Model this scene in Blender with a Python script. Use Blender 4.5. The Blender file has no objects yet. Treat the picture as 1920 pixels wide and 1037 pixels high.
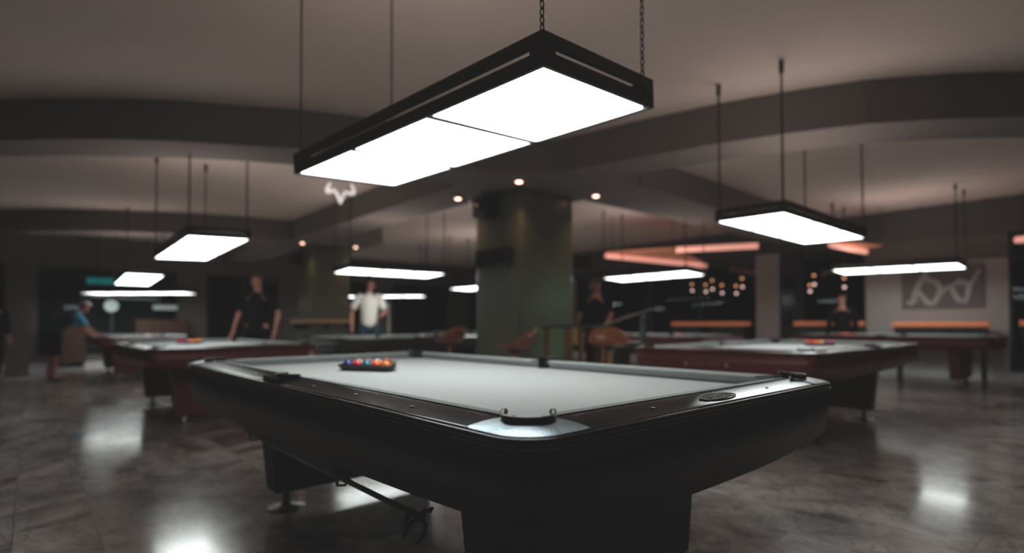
import bpy, bmesh, math, random
from mathutils import Vector, Matrix, Euler
random.seed(7)
PI = math.pi
scene = bpy.context.scene
COL = scene.collection
sin, cos = math.sin, math.cos

# ------------------------------------------------------------------ materials
def new_mat(name):
    m = bpy.data.materials.new(name); m.use_nodes = True
    nt = m.node_tree
    return m, nt, nt.nodes['Principled BSDF']
def srgb(c): return tuple(((v/255)/12.92 if v/255 <= .04045 else ((v/255+.055)/1.055)**2.4) for v in c)
def mat(name, rgb, rough=.5, metal=0., coat=0., spec=.5, noise=0., nscale=20., bump=0., emit=None, estr=0., coord='Object'):
    m, nt, b = new_mat(name)
    b.inputs['Base Color'].default_value = (*rgb, 1)
    b.inputs['Roughness'].default_value = rough
    b.inputs['Metallic'].default_value = metal
    b.inputs['Coat Weight'].default_value = coat
    b.inputs['Coat Roughness'].default_value = .08
    b.inputs['Specular IOR Level'].default_value = spec
    if emit:
        b.inputs['Emission Color'].default_value = (*emit, 1); b.inputs['Emission Strength'].default_value = estr
    tc = nt.nodes.new('ShaderNodeTexCoord')
    n = nt.nodes.new('ShaderNodeTexNoise'); n.inputs['Scale'].default_value = nscale; n.inputs['Detail'].default_value = 4
    nt.links.new(tc.outputs[coord], n.inputs['Vector'])
    if noise > 0:
        mx = nt.nodes.new('ShaderNodeMix'); mx.data_type = 'RGBA'
        mx.inputs['A'].default_value = (*[c*(1-noise) for c in rgb], 1); mx.inputs['B'].default_value = (*[min(1, c*(1+noise)) for c in rgb], 1)
        nt.links.new(n.outputs['Fac'], mx.inputs['Factor']); nt.links.new(mx.outputs['Result'], b.inputs['Base Color'])
    if bump > 0:
        bp = nt.nodes.new('ShaderNodeBump'); bp.inputs['Strength'].default_value = bump; bp.inputs['Distance'].default_value = .01
        nt.links.new(n.outputs['Fac'], bp.inputs['Height']); nt.links.new(bp.outputs['Normal'], b.inputs['Normal'])
    return m
def wood(name, a, bcol, rough=.4, scale=3., coat=.2):
    m, nt, b = new_mat(name)
    tc = nt.nodes.new('ShaderNodeTexCoord'); mp = nt.nodes.new('ShaderNodeMapping'); mp.inputs['Scale'].default_value = (1, 7, 7)
    w = nt.nodes.new('ShaderNodeTexNoise'); w.inputs['Scale'].default_value = scale; w.inputs['Detail'].default_value = 8; w.inputs['Distortion'].default_value = 1.2
    r = nt.nodes.new('ShaderNodeValToRGB'); r.color_ramp.elements[0].position = .3; r.color_ramp.elements[1].position = .7
    r.color_ramp.elements[0].color = (*a, 1); r.color_ramp.elements[1].color = (*bcol, 1)
    nt.links.new(tc.outputs['Object'], mp.inputs['Vector']); nt.links.new(mp.outputs['Vector'], w.inputs['Vector'])
    nt.links.new(w.outputs['Fac'], r.inputs['Fac']); nt.links.new(r.outputs['Color'], b.inputs['Base Color'])
    b.inputs['Roughness'].default_value = rough; b.inputs['Coat Weight'].default_value = coat
    return m
def emis(name, rgb, s):
    m, nt, b = new_mat(name)
    b.inputs['Base Color'].default_value = (*rgb, 1); b.inputs['Emission Color'].default_value = (*rgb, 1); b.inputs['Emission Strength'].default_value = s
    b.inputs['Roughness'].default_value = .6
    return m

def floor_mat():
    m, nt, b = new_mat('polished_marble_tiles')
    tc = nt.nodes.new('ShaderNodeTexCoord')
    mp = nt.nodes.new('ShaderNodeMapping'); mp.inputs['Location'].default_value = (.1, .05, 0)
    br = nt.nodes.new('ShaderNodeTexBrick'); br.inputs['Scale'].default_value = 1
    br.inputs['Brick Width'].default_value = .62; br.inputs['Row Height'].default_value = .31
    br.inputs['Mortar Size'].default_value = .003; br.inputs['Mortar Smooth'].default_value = .2
    br.inputs['Color1'].default_value = (.58, .58, .58, 1); br.inputs['Color2'].default_value = (1, 1, 1, 1); br.inputs['Mortar'].default_value = (.3, .3, .3, 1)
    br.offset = .5; br.inputs['Bias'].default_value = -.1
    nt.links.new(tc.outputs['Object'], mp.inputs['Vector']); nt.links.new(mp.outputs['Vector'], br.inputs['Vector'])
    # veins: each tile shifts the pattern a little
    sc = nt.nodes.new('ShaderNodeVectorMath'); sc.operation = 'MULTIPLY_ADD'
    sc.inputs[1].default_value = (3.1, 3.7, 0)
    nt.links.new(br.outputs['Color'], sc.inputs[0]); nt.links.new(tc.outputs['Object'], sc.inputs[2])
    n1 = nt.nodes.new('ShaderNodeTexNoise'); n1.inputs['Scale'].default_value = 1.7; n1.inputs['Detail'].default_value = 6; n1.inputs['Distortion'].default_value = 1.6
    nt.links.new(sc.outputs[0], n1.inputs['Vector'])
    r1 = nt.nodes.new('ShaderNodeValToRGB'); e = r1.color_ramp.elements
    e[0].position = .30; e[0].color = (.17, .150, .146, 1)
    e[1].position = .72; e[1].color = (.90, .82, .79, 1)
    k = e.new(.48); k.color = (.58, .515, .49, 1)
    nt.links.new(n1.outputs['Fac'], r1.inputs['Fac'])
    n2 = nt.nodes.new('ShaderNodeTexNoise'); n2.inputs['Scale'].default_value = 3.2; n2.inputs['Detail'].default_value = 10; n2.inputs['Distortion'].default_value = 2.5
    nt.links.new(sc.outputs[0], n2.inputs['Vector'])
    r2 = nt.nodes.new('ShaderNodeValToRGB'); e = r2.color_ramp.elements
    e[0].position = .46; e[0].color = (1, 1, 1, 1); e[1].position = .54; e[1].color = (1, 1, 1, 1); q = e.new(.50); q.color = (.50, .48, .47, 1)
    nt.links.new(n2.outputs['Fac'], r2.inputs['Fac'])
    mu = nt.nodes.new('ShaderNodeMix'); mu.data_type = 'RGBA'; mu.blend_type = 'MULTIPLY'; mu.inputs['Factor'].default_value = .8
    nt.links.new(r1.outputs['Color'], mu.inputs['A']); nt.links.new(r2.outputs['Color'], mu.inputs['B'])
    mu2 = nt.nodes.new('ShaderNodeMix'); mu2.data_type = 'RGBA'; mu2.blend_type = 'MULTIPLY'; mu2.inputs['Factor'].default_value = .6
    nt.links.new(mu.outputs['Result'], mu2.inputs['A']); nt.links.new(br.outputs['Color'], mu2.inputs['B'])
    nt.links.new(mu2.outputs['Result'], b.inputs['Base Color'])
    n3 = nt.nodes.new('ShaderNodeTexNoise'); n3.inputs['Scale'].default_value = 4; n3.inputs['Detail'].default_value = 5
    nt.links.new(tc.outputs['Object'], n3.inputs['Vector'])
    mr = nt.nodes.new('ShaderNodeMapRange'); mr.inputs['To Min'].default_value = .10; mr.inputs['To Max'].default_value = .25
    nt.links.new(n3.outputs['Fac'], mr.inputs['Value']); nt.links.new(mr.outputs['Result'], b.inputs['Roughness'])
    b.inputs['Specular IOR Level'].default_value = .8; b.inputs['Coat Weight'].default_value = .35; b.inputs['Coat Roughness'].default_value = .09
    bp = nt.nodes.new('ShaderNodeBump'); bp.inputs['Strength'].default_value = .06; bp.inputs['Distance'].default_value = .01
    nt.links.new(n3.outputs['Fac'], bp.inputs['Height']); nt.links.new(bp.outputs['Normal'], b.inputs['Normal'])
    return m
def glass_mat():
    m = bpy.data.materials.new('dark_window_glass'); m.use_nodes = True; nt = m.node_tree
    for n in list(nt.nodes): nt.nodes.remove(n)
    o = nt.nodes.new('ShaderNodeOutputMaterial'); t = nt.nodes.new('ShaderNodeBsdfTransparent'); t.inputs['Color'].default_value = (.82, .85, .86, 1)
    g = nt.nodes.new('ShaderNodeBsdfGlossy'); g.inputs['Roughness'].default_value = .03; g.inputs['Color'].default_value = (.8, .85, .9, 1)
    f = nt.nodes.new('ShaderNodeFresnel'); f.inputs['IOR'].default_value = 1.35
    mx = nt.nodes.new('ShaderNodeMixShader')
    nt.links.new(f.outputs[0], mx.inputs[0]); nt.links.new(t.outputs[0], mx.inputs[1]); nt.links.new(g.outputs[0], mx.inputs[2]); nt.links.new(mx.outputs[0], o.inputs[0])
    return m

M = {}
M['floor'] = floor_mat()
M['glass'] = glass_mat()
M['ceiling'] = mat('ceiling_plaster', (.67, .56, .505), .9, noise=.05, nscale=2)
M['beam'] = mat('beam_paint', (.185, .16, .148), .85, noise=.06, nscale=3)
M['white_wall'] = mat('pale_wall', (.42, .385, .365), .85, noise=.05, nscale=3)
M['dark_wall'] = mat('dark_wall', (.035, .034, .034), .8, noise=.1, nscale=3)
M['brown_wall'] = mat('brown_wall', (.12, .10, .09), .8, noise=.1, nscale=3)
M['baseboard'] = mat('white_baseboard', (.55, .55, .56), .4, noise=.03)
M['frame'] = mat('dark_window_frame', (.03, .03, .032), .4, noise=.1)
M['column'] = mat('green_column_cladding', (.105, .115, .082), .38, noise=.12, nscale=1.5, coat=.15)
M['gloss_black'] = mat('gloss_black_rail', (.010, .010, .010), .14, noise=.2, nscale=60, coat=.0, spec=.45)
M['apron_black'] = mat('satin_black_cabinet', (.012, .012, .012), .42, noise=.15, nscale=8)
M['apron_red'] = mat('red_mahogany_cabinet', (.15, .016, .018), .4, noise=.25, nscale=4)
M['rail_red'] = mat('red_mahogany_rail', (.075, .022, .018), .25, noise=.25, nscale=6, coat=.4)
M['leg_black'] = mat('black_pedestal', (.009, .009, .009), .5, noise=.15)
M['leg_red'] = mat('red_pedestal', (.15, .015, .016), .45, noise=.2)
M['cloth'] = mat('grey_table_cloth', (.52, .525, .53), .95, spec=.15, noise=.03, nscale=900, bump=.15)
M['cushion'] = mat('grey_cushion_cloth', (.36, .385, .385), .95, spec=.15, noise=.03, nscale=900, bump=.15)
M['chrome'] = mat('brushed_casting', (.30, .37, .41), .22, metal=.85, noise=.35, nscale=220, bump=.12)
M['rubber'] = mat('black_rubber', (.016, .016, .017), .35, noise=.1, nscale=80)
M['bead'] = mat('bronze_bead', (.35, .25, .22), .3, metal=.8, noise=.1)
M['pearl'] = mat('pearl_sight', (.75, .72, .68), .25, noise=.05)
M['steel'] = mat('worn_steel_foot', (.42, .38, .34), .32, metal=.8, noise=.2, nscale=30)
M['lamp_frame'] = mat('dark_wood_lamp_frame', (.020, .014, .012), .45, noise=.3, nscale=12)
M['lamp_inner'] = mat('grey_lamp_lining', (.45, .42, .40), .6, noise=.05)
M['panel'] = emis('white_light_panel', (.93, 1.0, .97), 6.3)
M['chain'] = mat('dark_chain', (.05, .045, .042), .4, metal=.7, noise=.2)
M['glowing_wood'] = mat('glowing_ledge_wood', (.55, .17, .07), .4, noise=.25, nscale=7, emit=(1.0, .30, .14), estr=.17)  # weak emission puts a glow into the wood; the ledges are no lamps
M['stool_wood'] = wood('stool_wood', (.14, .035, .016), (.34, .09, .04), .35, 4)
M['pale_wood'] = wood('pale_post_wood', (.32, .12, .03), (.50, .20, .07), .4, 4)
M['brown_wood'] = wood('brown_wood', (.035, .014, .009), (.085, .032, .018), .45, 3)
M['tan_wood'] = wood('tan_wood', (.50, .30, .16), (.68, .42, .25), .4, 3)
M['cue_wood'] = wood('cue_wood', (.45, .38, .32), (.62, .52, .44), .3, 3)
M['plastic'] = mat('black_plastic', (.010, .010, .011), .4, noise=.1)
M['screen'] = mat('dark_screen', (.008, .009, .010), .12, noise=.1)
M['tube_orange'] = emis('salmon_tube', (1.0, .44, .34), .68)
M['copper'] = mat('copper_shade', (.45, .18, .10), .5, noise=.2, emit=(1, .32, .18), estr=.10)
M['bulb_amber'] = emis('amber_bulb', (1.0, .40, .17), 2.2)
M['bulb_pink'] = emis('pink_bulb', (1.0, .60, .54), 2.6)
M['spot_glow'] = emis('warm_spot', (1.0, .55, .40), 9.0)
M['neon'] = emis('white_neon', (.95, .88, .87), .7)
M['teal'] = emis('teal_sign', (.01, .42, .42), .16)
M['pale_sign'] = emis('pale_sign', (.40, .48, .47), .30)
M['skin'] = mat('skin', (.42, .17, .12), .55, noise=.08, nscale=12)
M['hair'] = mat('dark_hair', (.03, .02, .015), .6, noise=.3, nscale=60)
M['grey_hair'] = mat('grey_hair', (.42, .36, .32), .6, noise=.2, nscale=60)
M['white_shirt'] = mat('white_shirt', (.78, .72, .67), .85, noise=.04)
M['black_shirt'] = mat('black_shirt', (.004, .0045, .005), .95, spec=.1, noise=.1)
M['navy_shirt'] = mat('navy_shirt', (.008, .035, .055), .85, noise=.1)
M['blue_sleeve'] = mat('bright_blue_sleeve', (.06, .42, .68), .8, noise=.05)
M['denim'] = mat('blue_jeans', (.015, .045, .075), .85, noise=.15)
M['black_trousers'] = mat('black_trousers', (.004, .004, .005), .95, spec=.1, noise=.1)
M['shoe'] = mat('dark_shoe', (.015, .013, .012), .5, noise=.1)
M['eye'] = mat('dark_eye', (.02, .015, .012), .2, noise=.1)
M['canvas'] = mat('grey_canvas', (.15, .14, .135), .8, noise=.15, nscale=5)
M['canvas_pale'] = mat('pale_relief', (.42, .40, .385), .7, noise=.2, nscale=9)

# ------------------------------------------------------------------ mesh builder
class MB:
    def __init__(s): s.v = []; s.f = []; s.m = []; s.sm = []
    def add(s, V, F, mi=0, smooth=False):
        b = len(s.v); s.v += [tuple(p) for p in V]
        for f in F: s.f.append([b+i for i in f]); s.m.append(mi); s.sm.append(smooth)
        return s
    def box(s, x0, x1, y0, y1, z0, z1, mi=0, bev=0.):
        bm = bmesh.new(); bmesh.ops.create_cube(bm, size=1)
        for v in bm.verts: v.co = Vector(((x0+x1)/2+v.co.x*(x1-x0), (y0+y1)/2+v.co.y*(y1-y0), (z0+z1)/2+v.co.z*(z1-z0)))
        if bev: bmesh.ops.bevel(bm, geom=bm.edges[:], offset=bev, segments=2, affect='EDGES', profile=.5)
        return s.bm(bm, mi)
    def bm(s, bm, mi=0, smooth=False, T=None):
        bm.verts.index_update()
        V = [(T @ v.co if T else v.co.copy()) for v in bm.verts]; F = [[v.index for v in f.verts] for f in bm.faces]
        bm.free(); return s.add(V, F, mi, smooth)
    def prism(s, poly, z0, z1, mi=0, smooth=False):
        n = len(poly); z0f = z0 if callable(z0) else (lambda p: z0)
        V = [(p[0], p[1], z0f(p)) for p in poly] + [(p[0], p[1], z1) for p in poly]
        F = [[i, (i+1) % n, n+(i+1) % n, n+i] for i in range(n)]
        s.add(V, F, mi, smooth); s.add(V[:n], [list(range(n))[::-1]], mi); s.add(V[n:], [list(range(n))], mi); return s
    def tube(s, pts, r, seg=10, mi=0, closed=False, caps=True):
        pts = [Vector(p) for p in pts]; n = len(pts); rings = []
        rr = r if isinstance(r, (list, tuple)) else [r]*n
        up = None; V = []
        for i, p in enumerate(pts):
            if closed: d = pts[(i+1) % n]-pts[i-1]
            else: d = pts[min(i+1, n-1)]-pts[max(i-1, 0)]
            d.normalize()
            if up is None: up = d.orthogonal().normalized()
            else: up = (up-d*up.dot(d)).normalized()
            w = d.cross(up)
            V += [p+(up*cos(2*PI*k/seg)+w*sin(2*PI*k/seg))*rr[i] for k in range(seg)]
        F = []
        for i in range(n if closed else n-1):
            j = (i+1) % n
            for k in range(seg): F.append([i*seg+k, i*seg+(k+1) % seg, j*seg+(k+1) % seg, j*seg+k])
        s.add(V, F, mi, True)
        if caps and not closed:
            s.add(V[:seg], [list(range(seg))[::-1]], mi); s.add(V[-seg:], [list(range(seg))], mi)
        return s
    def lathe(s, prof, c=(0, 0, 0), seg=24, mi=0, smooth=True):
        V = []; n = len(prof)
        for (r, z) in prof: V += [(c[0]+r*cos(2*PI*k/seg), c[1]+r*sin(2*PI*k/seg), c[2]+z) for k in range(seg)]
        F = [[i*seg+k, i*seg+(k+1) % seg, (i+1)*seg+(k+1) % seg, (i+1)*seg+k] for i in range(n-1) for k in range(seg)]
        s.add(V, F, mi, smooth); s.add(V[:seg], [list(range(seg))[::-1]], mi); s.add(V[-seg:], [list(range(seg))], mi); return s
    def loops(s, L, mi=0, smooth=True, closed_profile=True):
        # L: list of closed vertex loops of equal length
        n = len(L[0]); V = [p for l in L for p in l]; m = len(L); F = []
        for i in range(m if closed_profile else m-1):
            j = (i+1) % m
            for k in range(n): F.append([i*n+k, i*n+(k+1) % n, j*n+(k+1) % n, j*n+k])
        return s.add(V, F, mi, smooth)
    def sphere(s, c, r, mi=0, seg=20, sc=(1, 1, 1)):
        bm = bmesh.new(); bmesh.ops.create_uvsphere(bm, u_segments=seg, v_segments=seg//2+2, radius=r)
        return s.bm(bm, mi, True, Matrix.Translation(c) @ Matrix.Diagonal((*sc, 1)))
    def build(s, name, mats, parent=None, kind=None, T=None):
        me = bpy.data.meshes.new(name); V = s.v if T is None else [tuple(T @ Vector(p)) for p in s.v]
        me.from_pydata(V, [], s.f)
        for m in (mats if isinstance(mats, (list, tuple)) else [mats]): me.materials.append(m)
        for p, mi, sm in zip(me.polygons, s.m, s.sm): p.material_index = mi; p.use_smooth = sm
        bm = bmesh.new(); bm.from_mesh(me); bmesh.ops.recalc_face_normals(bm, faces=bm.faces); bm.to_mesh(me); bm.free()
        me.update()
        o = bpy.data.objects.new(name, me); COL.objects.link(o)
        if parent: o.parent = parent
        if kind: o['kind'] = kind
        return o

def tag(o, label=None, cat=None, group=None, kind=None):
    if label: o['label'] = label
    if cat: o['category'] = cat
    if group: o['group'] = group
    if kind: o['kind'] = kind
    return o
def empty(name, loc=(0, 0, 0), rot=(0, 0, 0)):
    o = bpy.data.objects.new(name, None); COL.objects.link(o); o.location = loc; o.rotation_euler = rot; o.empty_display_size = .1
    return o
def copy_tree(o, parent=None):
    c = o.copy(); COL.objects.link(c); c.parent = parent
    for ch in o.children: copy_tree(ch, c)
    return c

# ------------------------------------------------------------------ pool table (x long, origin on floor under the centre)
HA, HB, RW = 1.27, .635, .162
A_, B_ = HA+RW, HB+RW
ZC, ZR = .757, .80
CR = .10
def rrect(off, seg=8, nx=24, ny=14):
    """closed outline of the table, inset by off, with rounded corners; returns points and edge params"""
    a, b, r = A_-off, B_-off, max(.01, CR-off*.5)
    P = []
    def line(p, q, n):
        for i in range(n): t = i/n; P.append((p[0]+(q[0]-p[0])*t, p[1]+(q[1]-p[1])*t))
    def arc(cx, cy, a0):
        for i in range(seg): t = a0+PI/2*i/seg; P.append((cx+r*cos(t), cy+r*sin(t)))
    line((-a+r, -b), (a-r, -b), nx); arc(a-r, -b+r, -PI/2)
    line((a, -b+r), (a, b-r), ny); arc(a-r, b-r, 0)
    line((a-r, b), (-a+r, b), nx); arc(-a+r, b-r, PI/2)
    line((-a, b-r), (-a, -b+r), ny); arc(-a+r, -b+r, PI)
    return P
def apron_bottom(p):
    tx = abs(p[0])/A_; ty = abs(p[1])/B_
    if ty > tx: return .616-(.045+.022*p[0]/A_)*(1-min(1, tx)**4)   # long side
    return .617-.052*(1-min(1, ty)**2.6)
def crown(o):
    # height of the rail top, o = distance in from the outer edge
    q = max(0, .112-o)
    return ZR-.12*q-.36*q*q
def cushion(mb, p0, p1, out, e0, e1):
    # p0->p1 nose line, out = outward unit; e = how far each end runs on per unit of offset
    prof = [(0, ZC+.036), (.006, ZC+.040), (.05, ZR+.001), (.05, ZC), (.034, ZC), (.006, ZC+.031)]
    d = (Vector(p1)-Vector(p0)).normalized(); V = []
    for (p, e, sg) in ((p0, e0, -1), (p1, e1, 1)):
        for (o, z) in prof:
            q = Vector(p)+Vector(out)*o+d*sg*e*o; V.append((q.x, q.y, z))
    n = len(prof); F = [[i, (i+1) % n, n+(i+1) % n, n+i] for i in range(n)]+[list(range(n))[::-1], list(range(n, 2*n))]
    mb.add(V, F)
def make_table(name, rail_m, apron_m, leg_m, detail=True):
    root = empty(name)
    # slate bed with pocket cut-outs
    cx, cy, pr = HA+.032, HB+.032, .058
    ex, ey = HA+.055, HB+.055
    poly = []
    def bite(c, a0, a1, r, n=8):
        for i in range(n+1): t = a0+(a1-a0)*i/n; poly.append((c[0]+r*cos(t), c[1]+r*sin(t)))
    bite((-cx, -cy), 105*PI/180, -15*PI/180, pr)
    bite((0, -HB-.058), PI, 0, .062)
    bite((cx, -cy), 195*PI/180, 75*PI/180, pr)
    bite((cx, cy), -75*PI/180, -195*PI/180, pr)
    bite((0, HB+.058), 0, -PI, .062)
    bite((-cx, cy), 15*PI/180, -105*PI/180, pr)
    MB().prism(poly, ZC-.03, ZC).build('cloth_bed', M['cloth'], root)
    for (p0, p1, out, e0, e1) in (
        ((-HA+.083, -HB), (-.066, -HB), (0, -1), 1.1, .2), ((.066, -HB), (HA-.083, -HB), (0, -1), .2, 1.1),
        ((-HA+.083, HB), (-.066, HB), (0, 1), 1.1, .2), ((.066, HB), (HA-.083, HB), (0, 1), .2, 1.1),
        ((-HA, -HB+.083), (-HA, HB-.083), (-1, 0), 1.1, 1.1), ((HA, -HB+.083), (HA, HB-.083), (1, 0), 1.1, 1.1)):
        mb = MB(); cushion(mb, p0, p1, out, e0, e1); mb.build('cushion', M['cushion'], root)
    # wooden rails between the castings
    def rail(x0, x1, y0, y1, ax):
        # crowned top that rolls off toward the outer edge
        mb = MB(); n = 10; V = []; s_ = 1 if (y0+y1 if ax == 0 else x0+x1) > 0 else -1
        lo, hi = (sorted((abs(y0), abs(y1))) if ax == 0 else sorted((abs(x0), abs(x1))))
        for e_ in (0, 1):
            for i in range(n+1):
                o_ = lo+(hi-lo)*i/n; z = crown(hi+e-o_)
                if i == 0: z -= .001
                V.append(((x0, x1)[e_], s_*o_, z) if ax == 0 else (s_*o_, (y0, y1)[e_], z))
            for i in (n, 0):
                o_ = (lo, hi)[i == n]; V.append(((x0, x1)[e_], s_*o_, .765) if ax == 0 else (s_*o_, (y0, y1)[e_], .765))
        m_ = n+3; F_ = [[i, (i+1) % m_, m_+(i+1) % m_, m_+i] for i in range(m_)]
        mb.add(V, F_, 0, False); mb.add(V[:m_], [list(range(m_))]); mb.add(V[m_:], [list(range(m_))])
        o = mb.build('rail', rail_m, root)
        for p_ in o.data.polygons: p_.use_smooth = abs(p_.normal.z) > .8
        return o
    e = .012
    for s in (-1, 1):
        for (x0, x1) in ((-HA-.0, -.078), (.078, HA+.0)):
            ya, yb = HB+.0505, B_-e; rail(x0, x1, min(s*ya, s*yb), max(s*ya, s*yb), 0)
        xa, xb = HA+.0505, A_-e; rail(min(s*xa, s*xb), max(s*xa, s*xb), -HB, HB, 1)
    # outer moulding ring with rounded top edge, then a thin bead
    prof = [(.0125, crown(.0125)-.0002), (.007, crown(.007)), (.003, crown(.0045)), (.0008, .7805), (0, .778), (0, .772), (.004, .766), (.0125, .766)]
    L = [[(p[0], p[1], z) for p in rrect(o)] for o, z in prof]
    MB().loops(L).build('edge_moulding', rail_m, root)
    prof = [(.001, .765), (-.0005, .7635), (.001, .762), (.006, .762), (.006, .765)]
    L = [[(p[0], p[1], z) for p in rrect(o)] for o, z in prof]
    MB().loops(L).build('bead', M['bead'] if detail else rail_m, root)
    # bowed cabinet
    top, bot, ibot, itop = rrect(.004), rrect(.022), rrect(.05), rrect(.05)
    mid = rrect(.008)
    L = [[(p[0], p[1], .762) for p in top],
         [(p[0], p[1], .762-(.762-apron_bottom(p))*.5) for p in mid],
         [(p[0], p[1], apron_bottom(p)) for p in bot], [(p[0], p[1], apron_bottom(p)+.004) for p in ibot], [(p[0], p[1], .762) for p in itop]]
    MB().loops(L, smooth=True).build('cabinet', apron_m, root)
    MB().box(-1.22, 1.22, -.58, .58, .635, ZC-.0305, bev=.01).build('slate_frame', leg_m, root)
    # corner castings
    for sx in (-1, 1):
        for sy in (-1, 1):
            pts = []
            r = CR-.002; ox, oy = A_-.0125, B_-.0125
            R0 = .182   # reach of the casting from the outer corner
            # outer edge (rounded) from long side to short side
            pts.append((ox-R0, oy)); rr = CR-.012
            for i in range(11): t = PI/2-PI/2*i/10; pts.append((ox-rr+rr*cos(t), oy-rr+rr*sin(t)))
            pts.append((ox, oy-R0))
            # inner arc toward the pocket, with the throat bite
            for i in range(1, 8):
                t = (-PI/2)-(PI/2-.62-.0)*i/8*.78; pts.append((ox+R0*cos(t)*1.0, oy+R0*sin(t)*1.0))
            c = (HA+.034, HB+.034)
            for i in range(13): t = -50*PI/180+(190*PI/180)*i/12; pts.append((c[0]+.057*cos(t), c[1]+.057*sin(t)))
            for i in range(7, 0, -1):
                t = (-PI)+(PI/2-.62)*i/8*.78; pts.append((ox+R0*cos(t), oy+R0*sin(t)))
            # outer and inner outlines, lofted with a crowned top
            k0 = 13; outer = pts[:k0]; inner = pts[k0:][::-1]
            def resample(P, n):
                L_ = [0]
                for q0, q1 in zip(P, P[1:]): L_.append(L_[-1]+math.dist(q0, q1))
                out = []
                for i in range(n):
                    t = L_[-1]*i/(n-1); k = 0
                    while k < len(L_)-2 and L_[k+1] < t: k += 1
                    u = (t-L_[k])/max(1e-9, L_[k+1]-L_[k]); out.append((P[k][0]+(P[k+1][0]-P[k][0])*u, P[k][1]+(P[k+1][1]-P[k][1])*u))
                return out
            inner = [outer[0]]+inner+[outer[-1]]
            N_ = 41; po, pi_ = resample(outer, N_), resample(inner, N_); V = []; S_ = 9
            for i in range(S_):
                w_ = i/(S_-1)
                for a_, b_ in zip(po, pi_):
                    x_, y_ = a_[0]+(b_[0]-a_[0])*w_, a_[1]+(b_[1]-a_[1])*w_
                    o_ = min(A_-x_, B_-y_); q_ = max(0, CR-(A_-x_)), max(0, CR-(B_-y_))
                    if q_[0] > 0 and q_[1] > 0: o_ = CR-math.hypot(*q_)
                    V.append((x_*sx, y_*sy, crown(max(0.0, o_))+.0018+.0012*min(1, w_*3)))
            F_ = [[i*N_+k, i*N_+k+1, (i+1)*N_+k+1, (i+1)*N_+k] for i in range(S_-1) for k in range(N_-1)]
            mbc = MB().add(V, F_, 0, True)
            for row in (V[:N_], V[-N_:]):
                lo_ = [(q[0], q[1], .7655) for q in row]; mbc.add(row+lo_, [[k, k+1, N_+k+1, N_+k] for k in range(N_-1)], 0, True)
            mbc.build('corner_casting', M['chrome'] if detail else rail_m, root)
            mb = MB(); arc = []
            for i in range(19):
                t = -62*PI/180+(214*PI/180)*i/18
                zz = ZR+.0055+(.006 if i in (0, 18) else (.003 if i in (1, 17) else 0))
                arc.append(((c[0]+.0545*cos(t))*sx, (c[1]+.0545*sin(t))*sy, zz))
            mb.tube(arc, [.0085]+[.0065]*17+[.0085], 8)
            wall = [[((c[0]+.0560*cos(-62*PI/180+214*PI/180*i/18))*sx, (c[1]+.0560*sin(-62*PI/180+214*PI/180*i/18))*sy, z) for i in range(19)] for z in (ZR+.004, .70)]
            mb.add(wall[0]+wall[1], [[i, i+1, 20+i, 19+i] for i in range(18)], 0, True)
            mb.build('pocket_liner', M['rubber'], root)
            mb = MB(); cup = [(.056, 0), (.062, -.05), (.045, -.10), (.01, -.115)]
            V = []; seg = 20
            for (r_, z) in cup: V += [(c[0]*sx+r_*cos(2*PI*k/seg), c[1]*sy+r_*sin(2*PI*k/seg), .755+z) for k in range(seg)]
            F = [[i*seg+k, i*seg+(k+1) % seg, (i+1)*seg+(k+1) % seg, (i+1)*seg+k] for i in range(3) for k in range(seg)]+[[3*seg+k for k in range(seg)]]
            mb.add(V, F, 0, True); mb.build('pocket_cup', M['rubber'], root)
    for sy in (-1, 1):
        c = (0, HB+.06); pts = [(-.0775, B_-.0125), (.0775, B_-.0125), (.0775, HB+.051)]
        for i in range(13): t = (PI)*i/12; pts.append((.064*cos(t), c[1]+.0605*sin(t)*1.0))
        pts.append((-.0775, HB+.051))
        MB().prism([(p[0], p[1]*sy) for p in pts], .7655, ZR+.002).build('side_casting', rail_m, root)
        arc = [(.063*cos(PI*i/14), (c[1]+.060*sin(PI*i/14))*sy, ZR+.007) for i in range(15)]
        mb = MB().tube(arc, .007, 8)
        wall = [[(.064*cos(PI*i/14), (c[1]+.061*sin(PI*i/14))*sy, z) for i in range(15)] for z in (ZR+.006, .68)]
        mb.add(wall[0]+wall[1], [[i, i+1, 16+i, 15+i] for i in range(14)], 0, True)
        mb.build('pocket_liner', M['rubber'], root)
    # pedestals and levelling feet
    for s in (-1, 1):
        mb = MB(); x = .925*s
        ring = []
        for (z, hx, hy) in ((.10, .06, .475), (.115, .067, .482), (.64, .08, .532)):
            ring.append([(x-hx, -hy, z), (x+hx, -hy, z), (x+hx, hy, z), (x-hx, hy, z)])
        mb.loops(ring, smooth=False, closed_profile=False); mb.add(ring[0], [[0, 1, 2, 3]]); mb.add(ring[2], [[0, 1, 2, 3]])
        pd = mb.build('pedestal', leg_m, root)
        for t in (-1, 1):
            mb = MB(); mb.lathe([(.10, .0), (.102, .004), (.095, .010), (.03, .020), (.022, .028), (.02, .105)], (x, .40*t, 0), 28)
            mb.build('levelling_foot', M['steel'], root)
    if detail:
        q = .3175
        for s in (-1, 1):
            for k in (-3, -2, -1, 1, 2, 3):
                MB().lathe([(.0055, .7945), (.0055, crown(.057)+.0009), (.003, crown(.057)+.0012)], (k*q, s*(HB+.105), 0), 12).build('sight', M['pearl'], root)
            for k in (-1, 0, 1):
                if k == 0: continue
                MB().lathe([(.0055, .7945), (.0055, crown(.057)+.0009), (.003, crown(.057)+.0012)], (s*(HA+.105), k*q, 0), 12).build('sight', M['pearl'], root)
    return root

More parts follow.
